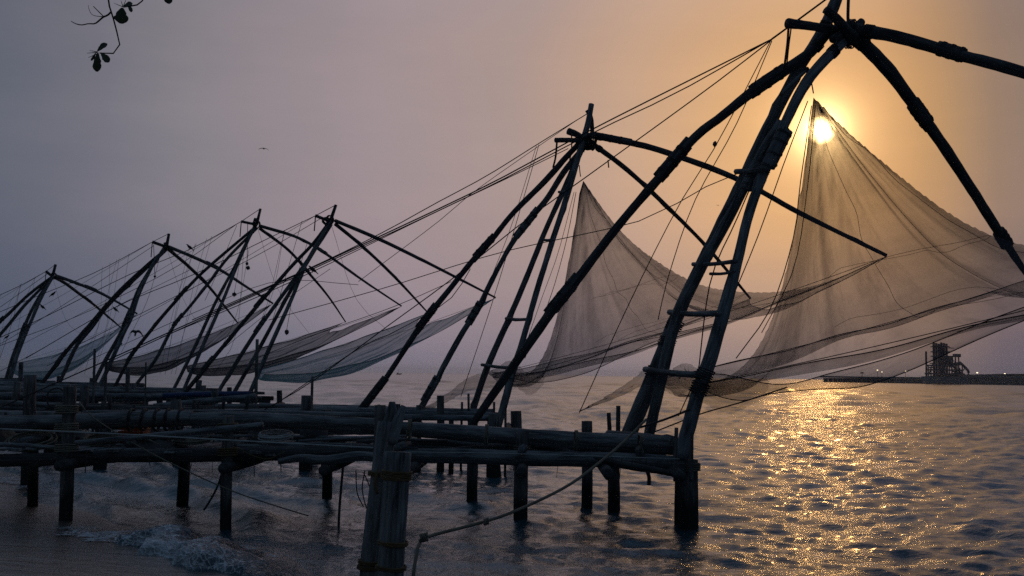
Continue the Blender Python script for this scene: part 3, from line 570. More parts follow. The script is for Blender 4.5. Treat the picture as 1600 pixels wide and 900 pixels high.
    if peak is not None:
        for rr_ in (.42, .66, .85):
            pts = []
            for aa in np.linspace(-1.25, 1.25, 26):
                ca, sa = math.cos(aa), math.sin(aa); lim = min((1 - pu) / max(ca, 1e-6), (1 - pv) / sa if sa > 1e-6 else (pv / -sa if sa < -1e-6 else 9)); pts.append(S[int(round((pu + ca * lim * rr_) * (n - 1))), int(round((pv + sa * lim * rr_) * (n - 1)))])
            rope('seam_line', pts, .0035, R_DARK, root, n=60)
        for aa in (.25, .85, 5.6):       # seams running down from the hoisting point
            pts = []
            for rr_ in np.linspace(.03, .97, 16):
                lim = min((1 - pu) / max(math.cos(aa), 1e-6) if math.cos(aa) > 0 else pu / max(-math.cos(aa), 1e-6), (1 - pv) / max(math.sin(aa), 1e-6) if math.sin(aa) > 0 else pv / max(-math.sin(aa), 1e-6))
                pts.append(S[int(round((pu + math.cos(aa) * lim * rr_) * (n - 1))), int(round((pv + math.sin(aa) * lim * rr_) * (n - 1)))])
            rope('seam_line', pts, .0045, R_DARK, root, n=40)
    return root, S
def tail(parent, pts, w, mat, seed):
    """bunched slack netting hanging off the feet"""
    g = np.random.default_rng(seed); c = catmull(pts, 40); k = 9; V = []; ga = []
    for i in range(40):
        s = i / 39; ww = w * (np.sin(np.pi * min(1, s * .9 + .12)) ** .7) * (1 - .75 * s); o = np.linspace(-.5, .5, k)
        p_ = np.repeat(c[i][None], k, 0); p_[:, 2] += o * ww - .3 * ww * np.sin(s * 9); p_[:, 1] += .25 * ww * np.sin(np.arange(k) * 2.4 + s * 5 + seed); p_[:, 0] += g.normal(0, .02, k); V.append(p_); ga.append(-.14 + .40 * s ** 2 + .15 * np.abs(np.sin(np.arange(k) * 1.7)))
    idx = np.arange(40 * k).reshape(40, k); Q = np.stack([idx[:-1, :-1], idx[1:, :-1], idx[1:, 1:], idx[:-1, 1:]], -1).reshape(-1, 4)
    uv = np.stack([np.tile(np.linspace(0, .3, k), 40), np.repeat(np.linspace(0, 1, 40), k)], -1)
    mesh_obj('slack_netting', np.array(V).reshape(-1, 3), Q, mat, parent, uv=uv, attr={'gather': np.array(ga).ravel()})

net1, S1 = net('brown net hoisted to a peak right in front of the sun', P(1095, 600, 16.8), P(1030, 592, 19.2), arm_near_end, P(1608, 436, 22.6), NET_BROWN, .18, .12, .5, .25,
    peak=P(1271, 147, 17.75), pu=.30, pv=.52, pw=1.88, n=110, pleat=.09, seed=4, hem=.009, bow=.04)
def skirt(parent, top, bot, mat, seed, ga=0.0):
    """loose lower bag of the net slung under its near hem"""
    a, b_ = catmull(top, 70), catmull(bot, 70); k = 12; V = []
    for j_ in range(k):
        t = j_ / (k - 1); q_ = a + (b_ - a) * t; q_[:, 1] += .35 * np.sin(np.pi * t) + .05 * np.sin(np.linspace(0, 30, 70) + j_ + seed); V.append(q_)
    V = np.stack(V, 1); idx = np.arange(70 * k).reshape(70, k); Q = np.stack([idx[:-1, :-1], idx[1:, :-1], idx[1:, 1:], idx[:-1, 1:]], -1).reshape(-1, 4)
    uv = np.stack([np.tile(np.linspace(0, .12, k), 70), np.repeat(np.linspace(0, 1.5, 70), k)], -1); ew = np.exp(-np.minimum(np.arange(k), k - 1 - np.arange(k)) / .6) * .25
    mesh_obj('lower_bag', V.reshape(-1, 3), Q, mat, parent, uv=uv, attr={'gather': np.tile(ew + ga, 70)})
    rope('hem_rope', a[::3], .008, R_DARK, parent, n=60); rope('hem_rope', b_[::3], .008, R_DARK, parent, n=60)
skirt(net1, PL([(1085, 588), (1113, 583), (1170, 593), (1227, 601), (1302, 582), (1416, 551), (1600, 480), (1900, 385), (2214, 308)], 16.8, 12.65), PL([(1085, 600), (1113, 616), (1159, 626), (1212, 614), (1283, 608), (1340, 605), (1416, 581), (1600, 501), (1900, 398), (2214, 310)], 16.7, 12.6), NET_BROWN, 3)
tail(net1, [P(1080, 598, 17.2), P(1040, 590, 18), P(1000, 600, 18.8), P(955, 618, 19), P(905, 643, 19)], .5, NET_BROWN, 2)
tail(net1, [P(1200, 600, 16.8), P(1140, 606, 16.9), P(1095, 604, 17), P(1050, 592, 18), P(1020, 588, 19)], .7, NET_BROWN, 5)
net2, S2 = net('grey net hoisted to a peak beneath the second rig, hanging clear over the sea', P(800, 588, 26.9), P(768, 585, 29), P(1385, 401, 22.8), P(1172, 467, 35.5), NET_GREY, .35, .25, .5, .3,
    peak=P(907, 277, 28), pu=.24, pv=.5, pw=1.75, n=90, pleat=.11, seed=9, bow=.08)
skirt(net2, PL([(770, 582), (842, 581), (918, 560), (974, 538), (1027, 527), (1120, 505)], 27, 25), PL([(770, 590), (804, 592), (827, 597), (861, 596), (918, 582), (975, 556), (1031, 531), (1120, 507)], 26.9, 24.9), NET_GREY, 6)
tail(net2, [P(800, 585, 27.2), P(770, 588, 27.8), P(735, 605, 28), P(700, 622, 28), P(640, 645, 28)], .6, NET_GREY, 8)
tail(net2, [P(850, 590, 27), P(815, 590, 27.4), P(780, 582, 28), P(755, 580, 28.6)], .8, NET_GREY, 9)
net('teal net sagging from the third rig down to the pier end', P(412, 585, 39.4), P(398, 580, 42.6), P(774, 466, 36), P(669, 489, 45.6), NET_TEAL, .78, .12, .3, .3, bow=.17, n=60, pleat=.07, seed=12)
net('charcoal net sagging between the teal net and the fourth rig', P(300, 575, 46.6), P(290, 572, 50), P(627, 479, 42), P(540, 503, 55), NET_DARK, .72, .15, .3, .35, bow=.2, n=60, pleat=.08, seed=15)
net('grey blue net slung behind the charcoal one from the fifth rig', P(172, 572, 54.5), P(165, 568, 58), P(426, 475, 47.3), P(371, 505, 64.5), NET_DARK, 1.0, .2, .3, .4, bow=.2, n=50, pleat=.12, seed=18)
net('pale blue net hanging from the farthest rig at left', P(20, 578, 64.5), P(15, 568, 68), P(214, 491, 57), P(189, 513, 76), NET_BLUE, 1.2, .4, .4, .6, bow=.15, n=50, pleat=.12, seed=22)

# ------------------------------------------------------------------ weights and birds
def stone(px, py, d, s, label):
    g = np.random.default_rng(int(px)); v, f = [], []
    for i in range(6):
        th = np.pi * i / 5
        for j in range(8): v.append([np.sin(th) * np.cos(j * .785), np.sin(th) * np.sin(j * .785), np.cos(th) * .8])
    for i in range(5):
        for j in range(8): k = (j + 1) % 8; f.append((i * 8 + j, i * 8 + k, i * 8 + 8 + k, i * 8 + 8 + j))
    v = np.array(v); v = np.clip(v, -.72, .72) * s * g.uniform(.85, 1.3, (1, 3)) * g.uniform(.9, 1.12, (48, 1)); c = P(px, py, d)
    root = thing('weight_stone', label, 'stone', c, 'counterweight stones hung on ropes')
    mesh_obj('boulder', v + c, f, STONE, root); lashing(c, (1, .2, 0), s * .95, s * .4, R_DARK, root, 2, .008)
stone(386, 412, 47.6, .085, 'upper of two stones hung under the fourth rig top'); stone(387.5, 418.5, 47.6, .11, 'lower of two stones hung under the fourth rig top')
stone(366, 460, 48, .13, 'flat stone hanging alone beside the legs of the fourth rig'); stone(448, 519, 41, .12, 'stone hanging low among the legs of the third rig')
stone(242, 432, 56, .08, 'small stone on a line below the fifth rig top'); stone(1117, 225, 17.6, .045, 'knotted lump caught on the thin lines left of the big mast')
stone(189, 537, 56, .08, 'small stone dangling low below the big flying bird')
def perched(px, py, d, s, label, face=1):
    c = P(px, py, d); root = thing('bird', label, 'bird', c - np.array([0, 0, s * .35]), 'birds')
    b_ = c + np.array([[-.55, 0, -.28], [-.25, 0, -.05], [.1, 0, .18], [.30, 0, .42], [.44, 0, .52]]) * s * np.array([face, 1, 1])
    v, f, uv = tube_data(b_, np.array([.04, .18, .24, .15, .07]) * s, 8, 12); mesh_obj('body', v, f, FEATHER, root, uv=uv)
    v, f, uv = tube_data(c + np.array([[.44, 0, .52], [.62, 0, .48]]) * s * np.array([face, 1, 1]), np.array([.05, .01]) * s, 5, 3); mesh_obj('beak', v, f, FEATHER, root, uv=uv)
    v, f, uv = tube_data(c + np.array([[-.45, 0, -.2], [-.75, 0, -.5]]) * s * np.array([face, 1, 1]), np.array([.08, .05]) * s, 5, 3); mesh_obj('tail', v, f, FEATHER, root, uv=uv)
    for k in (-.06, .06):
        v, f, uv = tube_data(c + np.array([[.02, k, 0], [.02, k, -.36]]) * s, .02 * s, 4, 2); mesh_obj('leg', v, f, FEATHER, root, uv=uv)
for x, y, d, lb in [(83, 460, 55.5, 'bird perched on the upper rope right of the farthest mast'), (66, 480, 55.5, 'bird perched on the lower rope near the farthest mast'), (11, 527, 66, 'bird on a line at the left edge'),
    (180, 484, 55, 'bird perched above the end of the pale blue net'), (296, 387, 47.4, 'bird perched on the rope between the fourth and fifth tops'), (488, 422, 25, 'bird perched on the long ropes crossing the third rig')]:
    perched(x, y, d, .30 if d > 30 else .2, lb, 1 if x % 2 else -1)
def flying(px, py, d, span, up, yaw, label, droop, pitch=0.0, chord=.17):
    c = P(px, py, d); root = thing('bird', label, 'bird', c, 'birds'); R = Matrix.Rotation(yaw, 3, 'Z') @ Matrix.Rotation(pitch, 3, 'X'); T = lambda a: np.array([R @ Vector(q_) for q_ in a]) * span + c
    v, f, uv = tube_data(T([(0, -.32, 0), (0, -.12, .01), (0, .1, .02), (0, .2, .02), (0, .28, .0)]), np.array([.05, .06, .075, .05, .01]) * span, 8, 12); mesh_obj('body', v, f, FEATHER, root, uv=uv)
    for s in (-1, 1):
        t_ = np.linspace(0, 1, 9); z = up * np.sin(t_ * 1.9) - droop * t_ ** 2.2; ch = chord * (1 - .5 * t_) ; V = []
        for i in range(9):
            for dy, dz in ((.5, 0), (0, .012), (-.6, 0), (0, -.012)): V.append((s * t_[i] * .5, .06 + dy * ch[i] - .1 * t_[i] ** 2, z[i] + dz))
        f = [(4 * i + j, 4 * i + (j + 1) % 4, 4 * i + 4 + (j + 1) % 4, 4 * i + 4 + j) for i in range(8) for j in range(4)] + [(0, 1, 2, 3), (32, 33, 34, 35)]
        mesh_obj('wing', T(V), f, FEATHER, root)
        for k in range(3):
            p_ = V[32]; mesh_obj('feather', T([(p_[0], p_[1] - .05 * k, p_[2]), (p_[0] + s * .06, p_[1] - .06 * k - .02, p_[2] - .07 - .02 * k), (p_[0] - s * .01, p_[1] - .05 * k - .04, p_[2] - .03), (p_[0], p_[1] - .05 * k - .02, p_[2] + .01)]), [(0, 1, 2), (0, 3, 1), (1, 3, 2), (0, 2, 3)], FEATHER, root, smooth=False)
flying(412, 232, 40, .36, .02, .35, 'small bird gliding high in the open sky', .10, .45, .34)
flying(212, 520, 50, .72, .30, .2, 'large bird with wings arched downward between the rigs', .66, .75, .30)
flying(1122, 321, 40, .16, .10, .2, 'tiny bird in the sky left of the big mast', -.05)

# ------------------------------------------------------------------ jetties
def jetty_root(label, c): return thing('timber_jetty', label, 'jetty', c, 'timber jetties running out from the beach')
def post_at(parent, px, y_top, y_bot, d, wpx, mat=W_POST, lean=0, name='post', z_bot=None):
    a, b_ = P(px + lean, y_top, d), P(px, y_bot, d); b_[2] = -.8 if z_bot is None else z_bot
    r = wpx / 2 * d / F
    return pole(name, [b_, (a + b_) / 2 + rng.normal(0, .015, 3), a], [r * 1.04, r, r * .97], mat, parent, 12, .035, 14)
J1 = jetty_root('nearest jetty of heavy logs crossing the foreground to the legs of the big rig', P(600, 760, 17))
for px, yt, yb, d, w, ln in [(104, 604, 812, 16.8, 20, 5), (356, 650, 826, 16.6, 17, 1), (815, 675, 815, 17.6, 22, 1), (1076, 718, 818, 17.55, 30, 0), (1066, 690, 815, 17.8, 24, 1), (52, 690, 797, 18.6, 16, 0), (282, 690, 797, 19.2, 18, 8),
        (511, 655, 793, 19.4, 16, 0), (738, 684, 793, 19.4, 17, 1), (916, 658, 785, 19.9, 17, 1), (958, 700, 791, 19.3, 19, 0), (955, 645, 720, 19.9, 7, -4), (968, 634, 700, 19.9, 7, -2), (1055, 668, 730, 16.6, 6, 2), (1080, 672, 730, 16.6, 6, 1)]:
    post_at(J1, px, yt, yb, d, w, lean=ln, z_bot=(-.8 if w > 8 else .9))
def log1(pts, d0, d1, rpx, mat=W_GREY, name='log', rough=.06):
    L = PL(pts, d0, d1); r = np.array(rpx) * (d0 + d1) / 2 / F; pole(name, L, r, mat, J1, 11, rough, 26); return L
log1([(606, 711), (720, 713), (850, 717), (960, 719), (1068, 724)], 17.3, 17.3, [11, 12, 12, 12, 12, 11])
log1([(435, 721), (470, 716), (510, 719), (560, 713), (602, 716)], 16.4, 16.4, [5, 7, 8, 8, 7])
log1([(614, 669), (700, 675), (800, 682), (920, 690), (1058, 697)], 17.7, 17.7, [11, 13, 13, 14, 15])
log1([(285, 655), (400, 656), (500, 660), (612, 664)], 17.6, 17.4, [10, 12, 11, 10])
log1([(-80, 663), (60, 660), (180, 656), (300, 653)], 17.7, 17.6, [10, 12, 13, 12])
log1([(130, 646), (300, 645), (450, 647), (600, 650)], 19.2, 19.4, [5, 5, 6, 5])
log1([(370, 667), (480, 670), (600, 672)], 18.6, 18.6, [8, 9, 8])
log1([(118, 692), (250, 680), (411, 664)], 16.4, 16.3, [4, 5, 5], W_PALE)
log1([(-80, 722), (60, 718), (180, 715)], 16.8, 16.8, [9, 10, 9], W_DARK); log1([(110, 714), (300, 711), (480, 707), (600, 703)], 16.8, 16.8, [10, 11, 11, 9], W_DARK)
log1([(-80, 697), (200, 692), (420, 690), (620, 692)], 19.4, 19.4, [7, 8, 8, 7], W_DARK); log1([(600, 698), (800, 704), (1040, 706)], 19.3, 19.3, [6, 7, 6], W_DARK)
log1([(590, 690), (700, 692), (850, 697), (1000, 700)], 18.2, 18.4, [5, 6, 5, 4]); log1([(440, 683), (560, 685), (700, 690)], 18.0, 18.0, [3, 3, 3]); log1([(700, 703), (820, 697), (1010, 708)], 17.8, 18.2, [4, 5, 4])
log1([(880, 705), (960, 722), (1060, 742)], 17.4, 16.8, [5, 5, 5], W_DARK); log1([(940, 722), (1000, 732), (1058, 738)], 17.6, 17.2, [4, 5, 5], W_DARK); log1([(950, 680), (1010, 686), (1052, 690)], 18.8, 17.6, [8, 9, 8])
for px in (104, 356, 511, 640, 815, 950, 1060):
    a, b_ = P(px, 706, 16.5), P(px, 700, 19.6); a[2] = b_[2] = 1.02; b_[0] = a[0] + .1; pole('cross_beam', [a - np.array([0, .25, 0]), (a + b_) / 2, b_ + np.array([0, .2, 0])], [.09, .1, .09], W_DARK, J1, 9, .06, 10)
for px in (30, 200, 356, 470, 620, 815, 1000):
    a = P(px, 690, 17.0); a[2] = 1.33; pole('cross_beam', [a, a + np.array([.1, 1.2, .02]), a + np.array([.05, 2.5, 0])], [.07, .08, .07], W_GREY, J1, 8, .06, 8)
for i, x in enumerate(np.arange(-10.6, -2.1, .235)):
    if rng.random() < .12: continue
    y0_, y1_ = 16.72 + rng.uniform(-.1, .12), 19.3 + rng.uniform(-.25, .3); z = 1.235 + rng.normal(0, .012)
    box('deck_plank', (x, y0_, z - .02), (x + .19 + rng.uniform(-.02, .03), y1_, z + .02), W_GREY if i % 3 else W_PALE, J1, .008)
for px, y, d, r in [(1066, 702, 17.75, .16), (1076, 730, 17.5, .19), (815, 702, 17.6, .14), (356, 668, 16.6, .15), (356, 706, 16.6, .15), (104, 640, 16.75, .17), (104, 668, 16.75, .17), (104, 700, 16.7, .17)]:
    lashing(P(px, y, d), (0, .05, 1), r, .14, R_YEL if px == 356 else R_HEMP, J1, 4, .014)
def ax_log(x): return P(x, 655, 17.6)
for px in (205, 225, 245, 262, 282): lashing(P(px, 656, 17.65), (1, 0, 0), .18, .05, R_DARK, J1, 2, .016)
for px in (640, 760, 900, 1000): lashing(P(px, 670 + (px - 620) * .065, 17.1), (1, 0, 0), .165, .06, R_HEMP, J1, 3, .01)
log1([(1010, 733), (1014, 745), (1014, 758)], 17.2, 17.2, [3, 3, 3], W_DARK)
post_at(J1, 534, 728, 797, 16.9, 4, W_DARK, 2, 'stake')

J2 = jetty_root('second jetty behind the nearest one, ending under the second rig', P(600, 660, 27))
def gen_jetty(root, y0_, y1_, xl, xr, z, seed, n_log, rr=.13, step=2.6, blue=None, planks=0):
    g = np.random.default_rng(seed)
    for x in np.arange(xr - .15, xl, -step):
        for y in (y0_, y1_):
            top = z + (g.uniform(.15, .75) if g.random() < .55 else -.05); r = g.uniform(.12, .18); xx = x + g.normal(0, .15)
            pole('post', [(xx, y, -.8), (xx + g.normal(0, .05), y, .4), (xx + g.normal(0, .08), y, top)], [r, r, r * .95], W_POST, root, 9, .05, 7)
        pole('cross_beam', [(x + .25, y0_ - .3, z - .22), (x + .25, y1_ + .3, z - .2)], [.1, .1], W_DARK, root, 8, .06, 6)
    for i in range(n_log):
        y = y0_ + (y1_ - y0_) * (i + .5) / n_log + g.normal(0, .1); a = xr - g.uniform(0, .5); 
        while a > xl:
            Lg = g.uniform(5.5, 10); b_ = max(a - Lg, xl - 2); zz = z + g.uniform(-.04, .30); m_ = [W_GREY, W_DARK, W_GREY, W_PALE][g.integers(0, 4)]
            pole('log', [(a, y, zz), ((a + b_) / 2, y + g.normal(0, .08), zz + g.normal(0, .04)), (b_, y + g.normal(0, .1), zz + g.normal(0, .06))], np.array([1, 1.1, .9]) * rr * g.uniform(.4, 1.0), m_, root, 8, .06, 14)
            a = b_ + g.uniform(-.3, .9)
    if blue is not None:
        pole('painted_pole', blue, [.10, .11, .10], BLUEP, root, 9, .02, 8)
    for i in range(planks):
        x = xr - .6 - i * .27
        if x < xl or g.random() < .15: continue
        box('deck_plank', (x, y0_ + g.uniform(0, .3), z + .33), (x + .2, y1_ - g.uniform(0, .3), z + .37), W_GREY, root, .01)
gen_jetty(J2, 26.0, 29.6, -15, P(788, 650, 26)[0], 1.28, 3, 6, .12)
for px, yt, d, w in [(655, 633, 27, 10), (688, 618, 26.6, 12), (705, 640, 27, 8), (740, 652, 26.5, 14), (770, 655, 26.4, 18), (722, 628, 27.2, 4), (732, 615, 27.5, 4), (772, 628, 27.5, 4), (790, 625, 26, 4), (510, 640, 26.4, 16), (490, 588, 26.6, 4.5), (47, 586, 22, 19), (592, 632, 26.2, 5)]:
    post_at(J2, px, yt, 700, d, w, lean=0 if px != 490 else -2)
J3 = jetty_root('third jetty, ending in a dark bundle of logs below the teal net', P(300, 620, 41))
xr3 = P(400, 620, 39)[0]
gen_jetty(J3, 38.6, 43, -24, xr3, 1.35, 5, 8, .14, 3.0, blue=[P(255, 618, 38.2), P(330, 616, 38.2), P(392, 615, 38.2)])
for px, yt, d, w in [(402, 530, 38.2, 5), (436 - 100, 610, 37.8, 11), (148, 545, 34, 4), (166, 562, 36, 4.5), (228, 566, 36, 2.5), (392, 612, 38.3, 10), (380, 612, 38.6, 10), (200, 575, 40, 7)]:
    post_at(J3, px, yt, 645, d, w)
log_ = PL([(240, 634), (330, 626), (400, 619)], 37.6, 37.8); pole('log', log_, [.09, .12, .10], W_PALE, J3, 9, .07, 14)
J4 = jetty_root('fourth jetty, low dark logs under the charcoal net', P(200, 610, 48)); gen_jetty(J4, 46, 50, -31, P(318, 612, 46)[0], 1.35, 8, 8, .14, 3.2)
J5 = jetty_root('fifth jetty, thin dark line of logs under the fifth rig', P(100, 605, 56)); gen_jetty(J5, 54, 58.5, -38, P(185, 605, 54)[0], 1.4, 9, 7, .15, 3.4)
J6 = jetty_root('farthest jetty at the left edge under the pale blue net', P(10, 598, 66)); gen_jetty(J6, 64, 69, -44, P(40, 600, 64)[0], 1.4, 10, 7, .16, 3.6)
post_at(J6, 33, 566, 600, 60, 7)

# ------------------------------------------------------------------ foreground mooring posts and loose ropes
mp_ = thing('mooring_post', 'tall leaning mooring post with a split forked top, bound to a shorter post', 'post', P(578, 930, 10.6), 'mooring posts in the foreground')
pole('trunk', [P(572, 985, 10.7), P(580, 880, 10.8), P(593, 760, 10.9), (P(606, 660, 11.0))], [.118, .112, .105, .11], W_GREY, mp_, 14, .045, 26)
pole('fork', [P(603, 690, 11.0), P(612, 655, 11.0), P(613, 628, 11.02)], [.10, .085, .035], W_GREY, mp_, 9, .09, 9); pole('fork', [P(608, 690, 10.95), P(620, 660, 10.95), P(631, 634, 10.95)], [.09, .07, .03], W_GREY, mp_, 9, .09, 9)
pole('stub', [P(588, 760, 11.1), P(593, 690, 11.12), P(594, 633, 11.12)], [.05, .062, .062], W_POST, mp_, 9, .04, 9)
sp_ = thing('mooring_post', 'shorter thick sawn mooring post in front of the forked one, ochre rope round it', 'post', P(612, 960, 10.3), 'mooring posts in the foreground')
pole('trunk', [P(607, 985, 10.3), P(612, 860, 10.35), P(622, 706, 10.4)], [.128, .132, .138], W_GREY, sp_, 18, .04, 24)
for o_, x, y, d, r in [(sp_, 620, 738, 10.4, .148), (sp_, 619, 746, 10.4, .148), (sp_, 611, 886, 10.35, .145), (sp_, 614, 848, 10.35, .142), (mp_, 594, 740, 10.9, .12), (mp_, 578, 886, 10.8, .125), (mp_, 579, 878, 10.8, .122)]:
    lashing(P(x, y, d), (.08, 0, 1), r, .04, R_YEL, o_, 3, .011, 'binding')
rope('binding', [P(590, 735, 10.75), P(586, 755, 10.72), P(590, 772, 10.7)], .02, R_YEL, mp_)
def loose(name, label, pts, d0, d1, r, mat, cat='rope'):
    return tag(rope(name, PL(pts, d0, d1), r, mat), label, cat, 'loose ropes about the jetties')
o = loose('mooring_rope', 'thick rope rising from the shallows across to the mast foot', [(645, 905), (650, 868), (657, 846), (672, 837), (760, 814), (820, 792), (890, 757), (940, 720), (975, 690), (1010, 655)], 11.6, 16.6, .022, R_HEMP)
c_ = P(662, 840, 11.8); lashing(c_, (1, 0, .3), .035, .1, R_HEMP, o, 4, .014, 'knot')
c_ = P(760, 815, 12.9); lashing(c_, (1, 0, .3), .03, .06, R_HEMP, o, 3, .012, 'knot')
loose('guide_rope', 'pale straight rope stretched along the front of the nearest jetty', [(-60, 668), (160, 677), (360, 688), (590, 700)], 15.8, 15.2, .013, R_PALE)
loose('guide_rope', 'thin pale line running along the lower rail to the jetty end', [(625, 706), (800, 709), (1062, 717)], 16.2, 16.2, .007, R_PALE)
loose('slack_rope', 'thin rope slanting from the left post down into the water', [(124, 628), (145, 652), (215, 696), (280, 730), (360, 766), (430, 790), (482, 806)], 16.7, 15.4, .011, R_HEMP)
loose('slack_rope', 'ochre strand looping below the post with ochre bindings', [(372, 700), (395, 712), (420, 717), (445, 705)], 16.4, 16.4, .009, R_YEL)
loose('slack_rope', 'knotted line sloping seaward from the mast foot under the big net', [(1020, 676), (1060, 660), (1100, 645), (1160, 628), (1230, 605)], 17.5, 17, .012, R_DARK)
loose('slack_rope', 'frayed weedy rope dangling by the post with ochre bindings', [(349, 716), (345, 745), (335, 770), (322, 792), (318, 797)], 16.6, 16.6, .018, R_DARK)
loose('slack_rope', 'shorter frayed strand beside the weedy rope', [(348, 730), (344, 755), (349, 785)], 16.6, 16.6, .010, R_DARK)
for k, (pts, lb) in enumerate([([(556, 735), (558, 770), (568, 792)], 'left strand of the rope bundle hanging by the forked post'), ([(570, 735), (566, 765), (574, 796), (580, 780)], 'middle strand of the rope bundle hanging by the forked post'), ([(568, 738), (578, 762), (583, 785)], 'right strand of the rope bundle hanging by the forked post')]):
    loose('slack_rope', lb, pts, 16.4, 16.4, .010, R_DARK)
for i in range(34):      # loose sticks and short spars lying about the deck
    x0 = rng.uniform(-60, 590); ln_ = rng.uniform(40, 190); d_ = rng.uniform(16.9, 19.2); y_ = 690 + (d_ - 18) * -6 + rng.uniform(-12, 6); sl = rng.normal(0, 5)
    a_, b_ = P(x0, y_, d_), P(x0 + ln_, y_ + sl, d_ + rng.normal(0, .3)); a_[2] = max(a_[2], 1.27); b_[2] = max(b_[2], 1.27)
    pole('stick', [a_, (a_ + b_) / 2 + np.array([0, 0, .01]), b_], np.array([1, .95, .8]) * rng.uniform(.012, .045), [W_GREY, W_DARK, W_PALE][i % 3], J1, 6, .08, 8)
for i in range(16):      # upright stakes along the back of the jetties
    px_ = rng.uniform(0, 420); d_ = rng.uniform(19.3, 30); a_ = P(px_, rng.uniform(618, 648), d_); b_ = a_.copy(); b_[2] = 1.2; b_[0] += rng.normal(0, .1)
    pole('stake', [b_, (a_ + b_) / 2, a_], [.05, .045, .04], W_DARK, J2 if d_ > 22 else J1, 7, .06, 7)
for i in range(22):      # cord ends and weed hanging off the beams
    px_ = rng.uniform(620, 1060) if i % 2 else rng.uniform(0, 600); y_ = 716 if i % 2 else 712; L_ = rng.uniform(8, 34); q_ = rng.normal(0, 4)
    rope('cord_end', PL([(px_, y_), (px_ + q_, y_ + L_ * .6), (px_ + q_ * 1.4, y_ + L_)], 16.5, 16.5), rng.uniform(.004, .009), R_DARK, J1)
def coil(px, py, d, R, label, mat, turns=5, tilt=.3):
    c = P(px, py, d); t = np.linspace(0, turns * 2 * np.pi, turns * 16); g = np.random.default_rng(int(px)); rad = R * (1 + .12 * np.sin(t * .37 + 1) + g.normal(0, .01, len(t)))
    p_ = c + np.stack([rad * np.cos(t), rad * np.sin(t) * .9, .03 + t / t[-1] * .1 + tilt * R * np.sin(t) * .6], -1)
    v, f, uv = tube_data(p_, .016, 5, len(t)); tag(mesh_obj('rope_coil', v, f, mat, uv=uv), label, 'rope coil', 'rope coils on the nearest jetty')
coil(47, 696, 17.4, .38, 'pale rope coil on the deck at the far left', R_HEMP, 5, .5); coil(160, 694, 17.6, .30, 'rope coil on the deck right of the left post', R_HEMP); coil(300, 691, 17.6, .34, 'rope coil lying left of the post with ochre bindings', R_HEMP); coil(430, 688, 17.4, .26, 'small rope coil on the deck right of the ochre bindings', R_PALE, 4)
# a hoop leaning on the left post
t = np.linspace(0, 2 * np.pi, 40); c_ = P(88, 622, 17.2); v, f, uv = tube_data(c_ + np.stack([.15 * np.cos(t), .03 * np.cos(t), .17 * np.sin(t)], -1), .013, 6, 40); tag(mesh_obj('hanging_hoop', v, f, R_DARK, uv=uv), 'dark hoop hanging on the left post of the nearest jetty', 'hoop')
def crate(px, py, d, w, h, dp, mat, label):
    c = P(px, py, d); c[2] = 1.26; root = thing('crate', label, 'crate', c, 'boxes on the nearest jetty')
    for s in (-1, 1):
        for k in range(3):
            z = c[2] + .005 + k * h / 3; box('slat', (c[0] - w / 2, c[1] + s * dp / 2 - .01, z), (c[0] + w / 2, c[1] + s * dp / 2 + .01, z + h / 3 - .02), mat, root)
            box('slat', (c[0] + s * w / 2 - .01, c[1] - dp / 2 + .012, z), (c[0] + s * w / 2 + .01, c[1] + dp / 2 - .012, z + h / 3 - .02), mat, root)
    box('bottom', (c[0] - w / 2 + .012, c[1] - dp / 2 + .012, c[2]), (c[0] + w / 2 - .012, c[1] + dp / 2 - .012, c[2] + .02), mat, root)
crate(210, 676, 18.3, .42, .34, .4, ORANGE, 'orange plastic crate on the deck behind the sloping pale pole')
def lathe(name, label, cat, c, prof, mat, n=16):
    v = np.array([[c[0] + r * math.cos(j * 2 * math.pi / n), c[1] + r * math.sin(j * 2 * math.pi / n), c[2] + z] for r, z in prof for j in range(n)])
    f = [(i * n + j, i * n + (j + 1) % n, (i + 1) * n + (j + 1) % n, (i + 1) * n + j) for i in range(len(prof) - 1) for j in range(n)] + [tuple(range(n))]
    return tag(mesh_obj(name, v, f, mat), label, cat)
c_ = P(252, 672, 18.2); c_[2] = 1.26; o = lathe('bucket', 'pale plastic bucket beside the orange crate', 'bucket', c_, [(.11, 0), (.13, .26), (.145, .27), (.135, .265), (.12, .05)], WHITEP)
t = np.linspace(0, np.pi, 14); v, f, uv = tube_data(c_ + np.stack([.14 * np.cos(t), .02 * np.sin(t), .26 + .08 * np.sin(t)], -1), .006, 5, 14); mesh_obj('handle', v, f, STEEL, o, uv=uv)
c_ = P(490, 690, 18.2); c_[2] = 1.24; lathe('barrel', 'dark tub standing on the jetty left of the forked post', 'tub', c_, [(.22, 0), (.26, .16), (.25, .34), (.23, .34), (.21, .08)], W_DARK)
c_ = P(443, 690, 18.2); c_[2] = 1.24
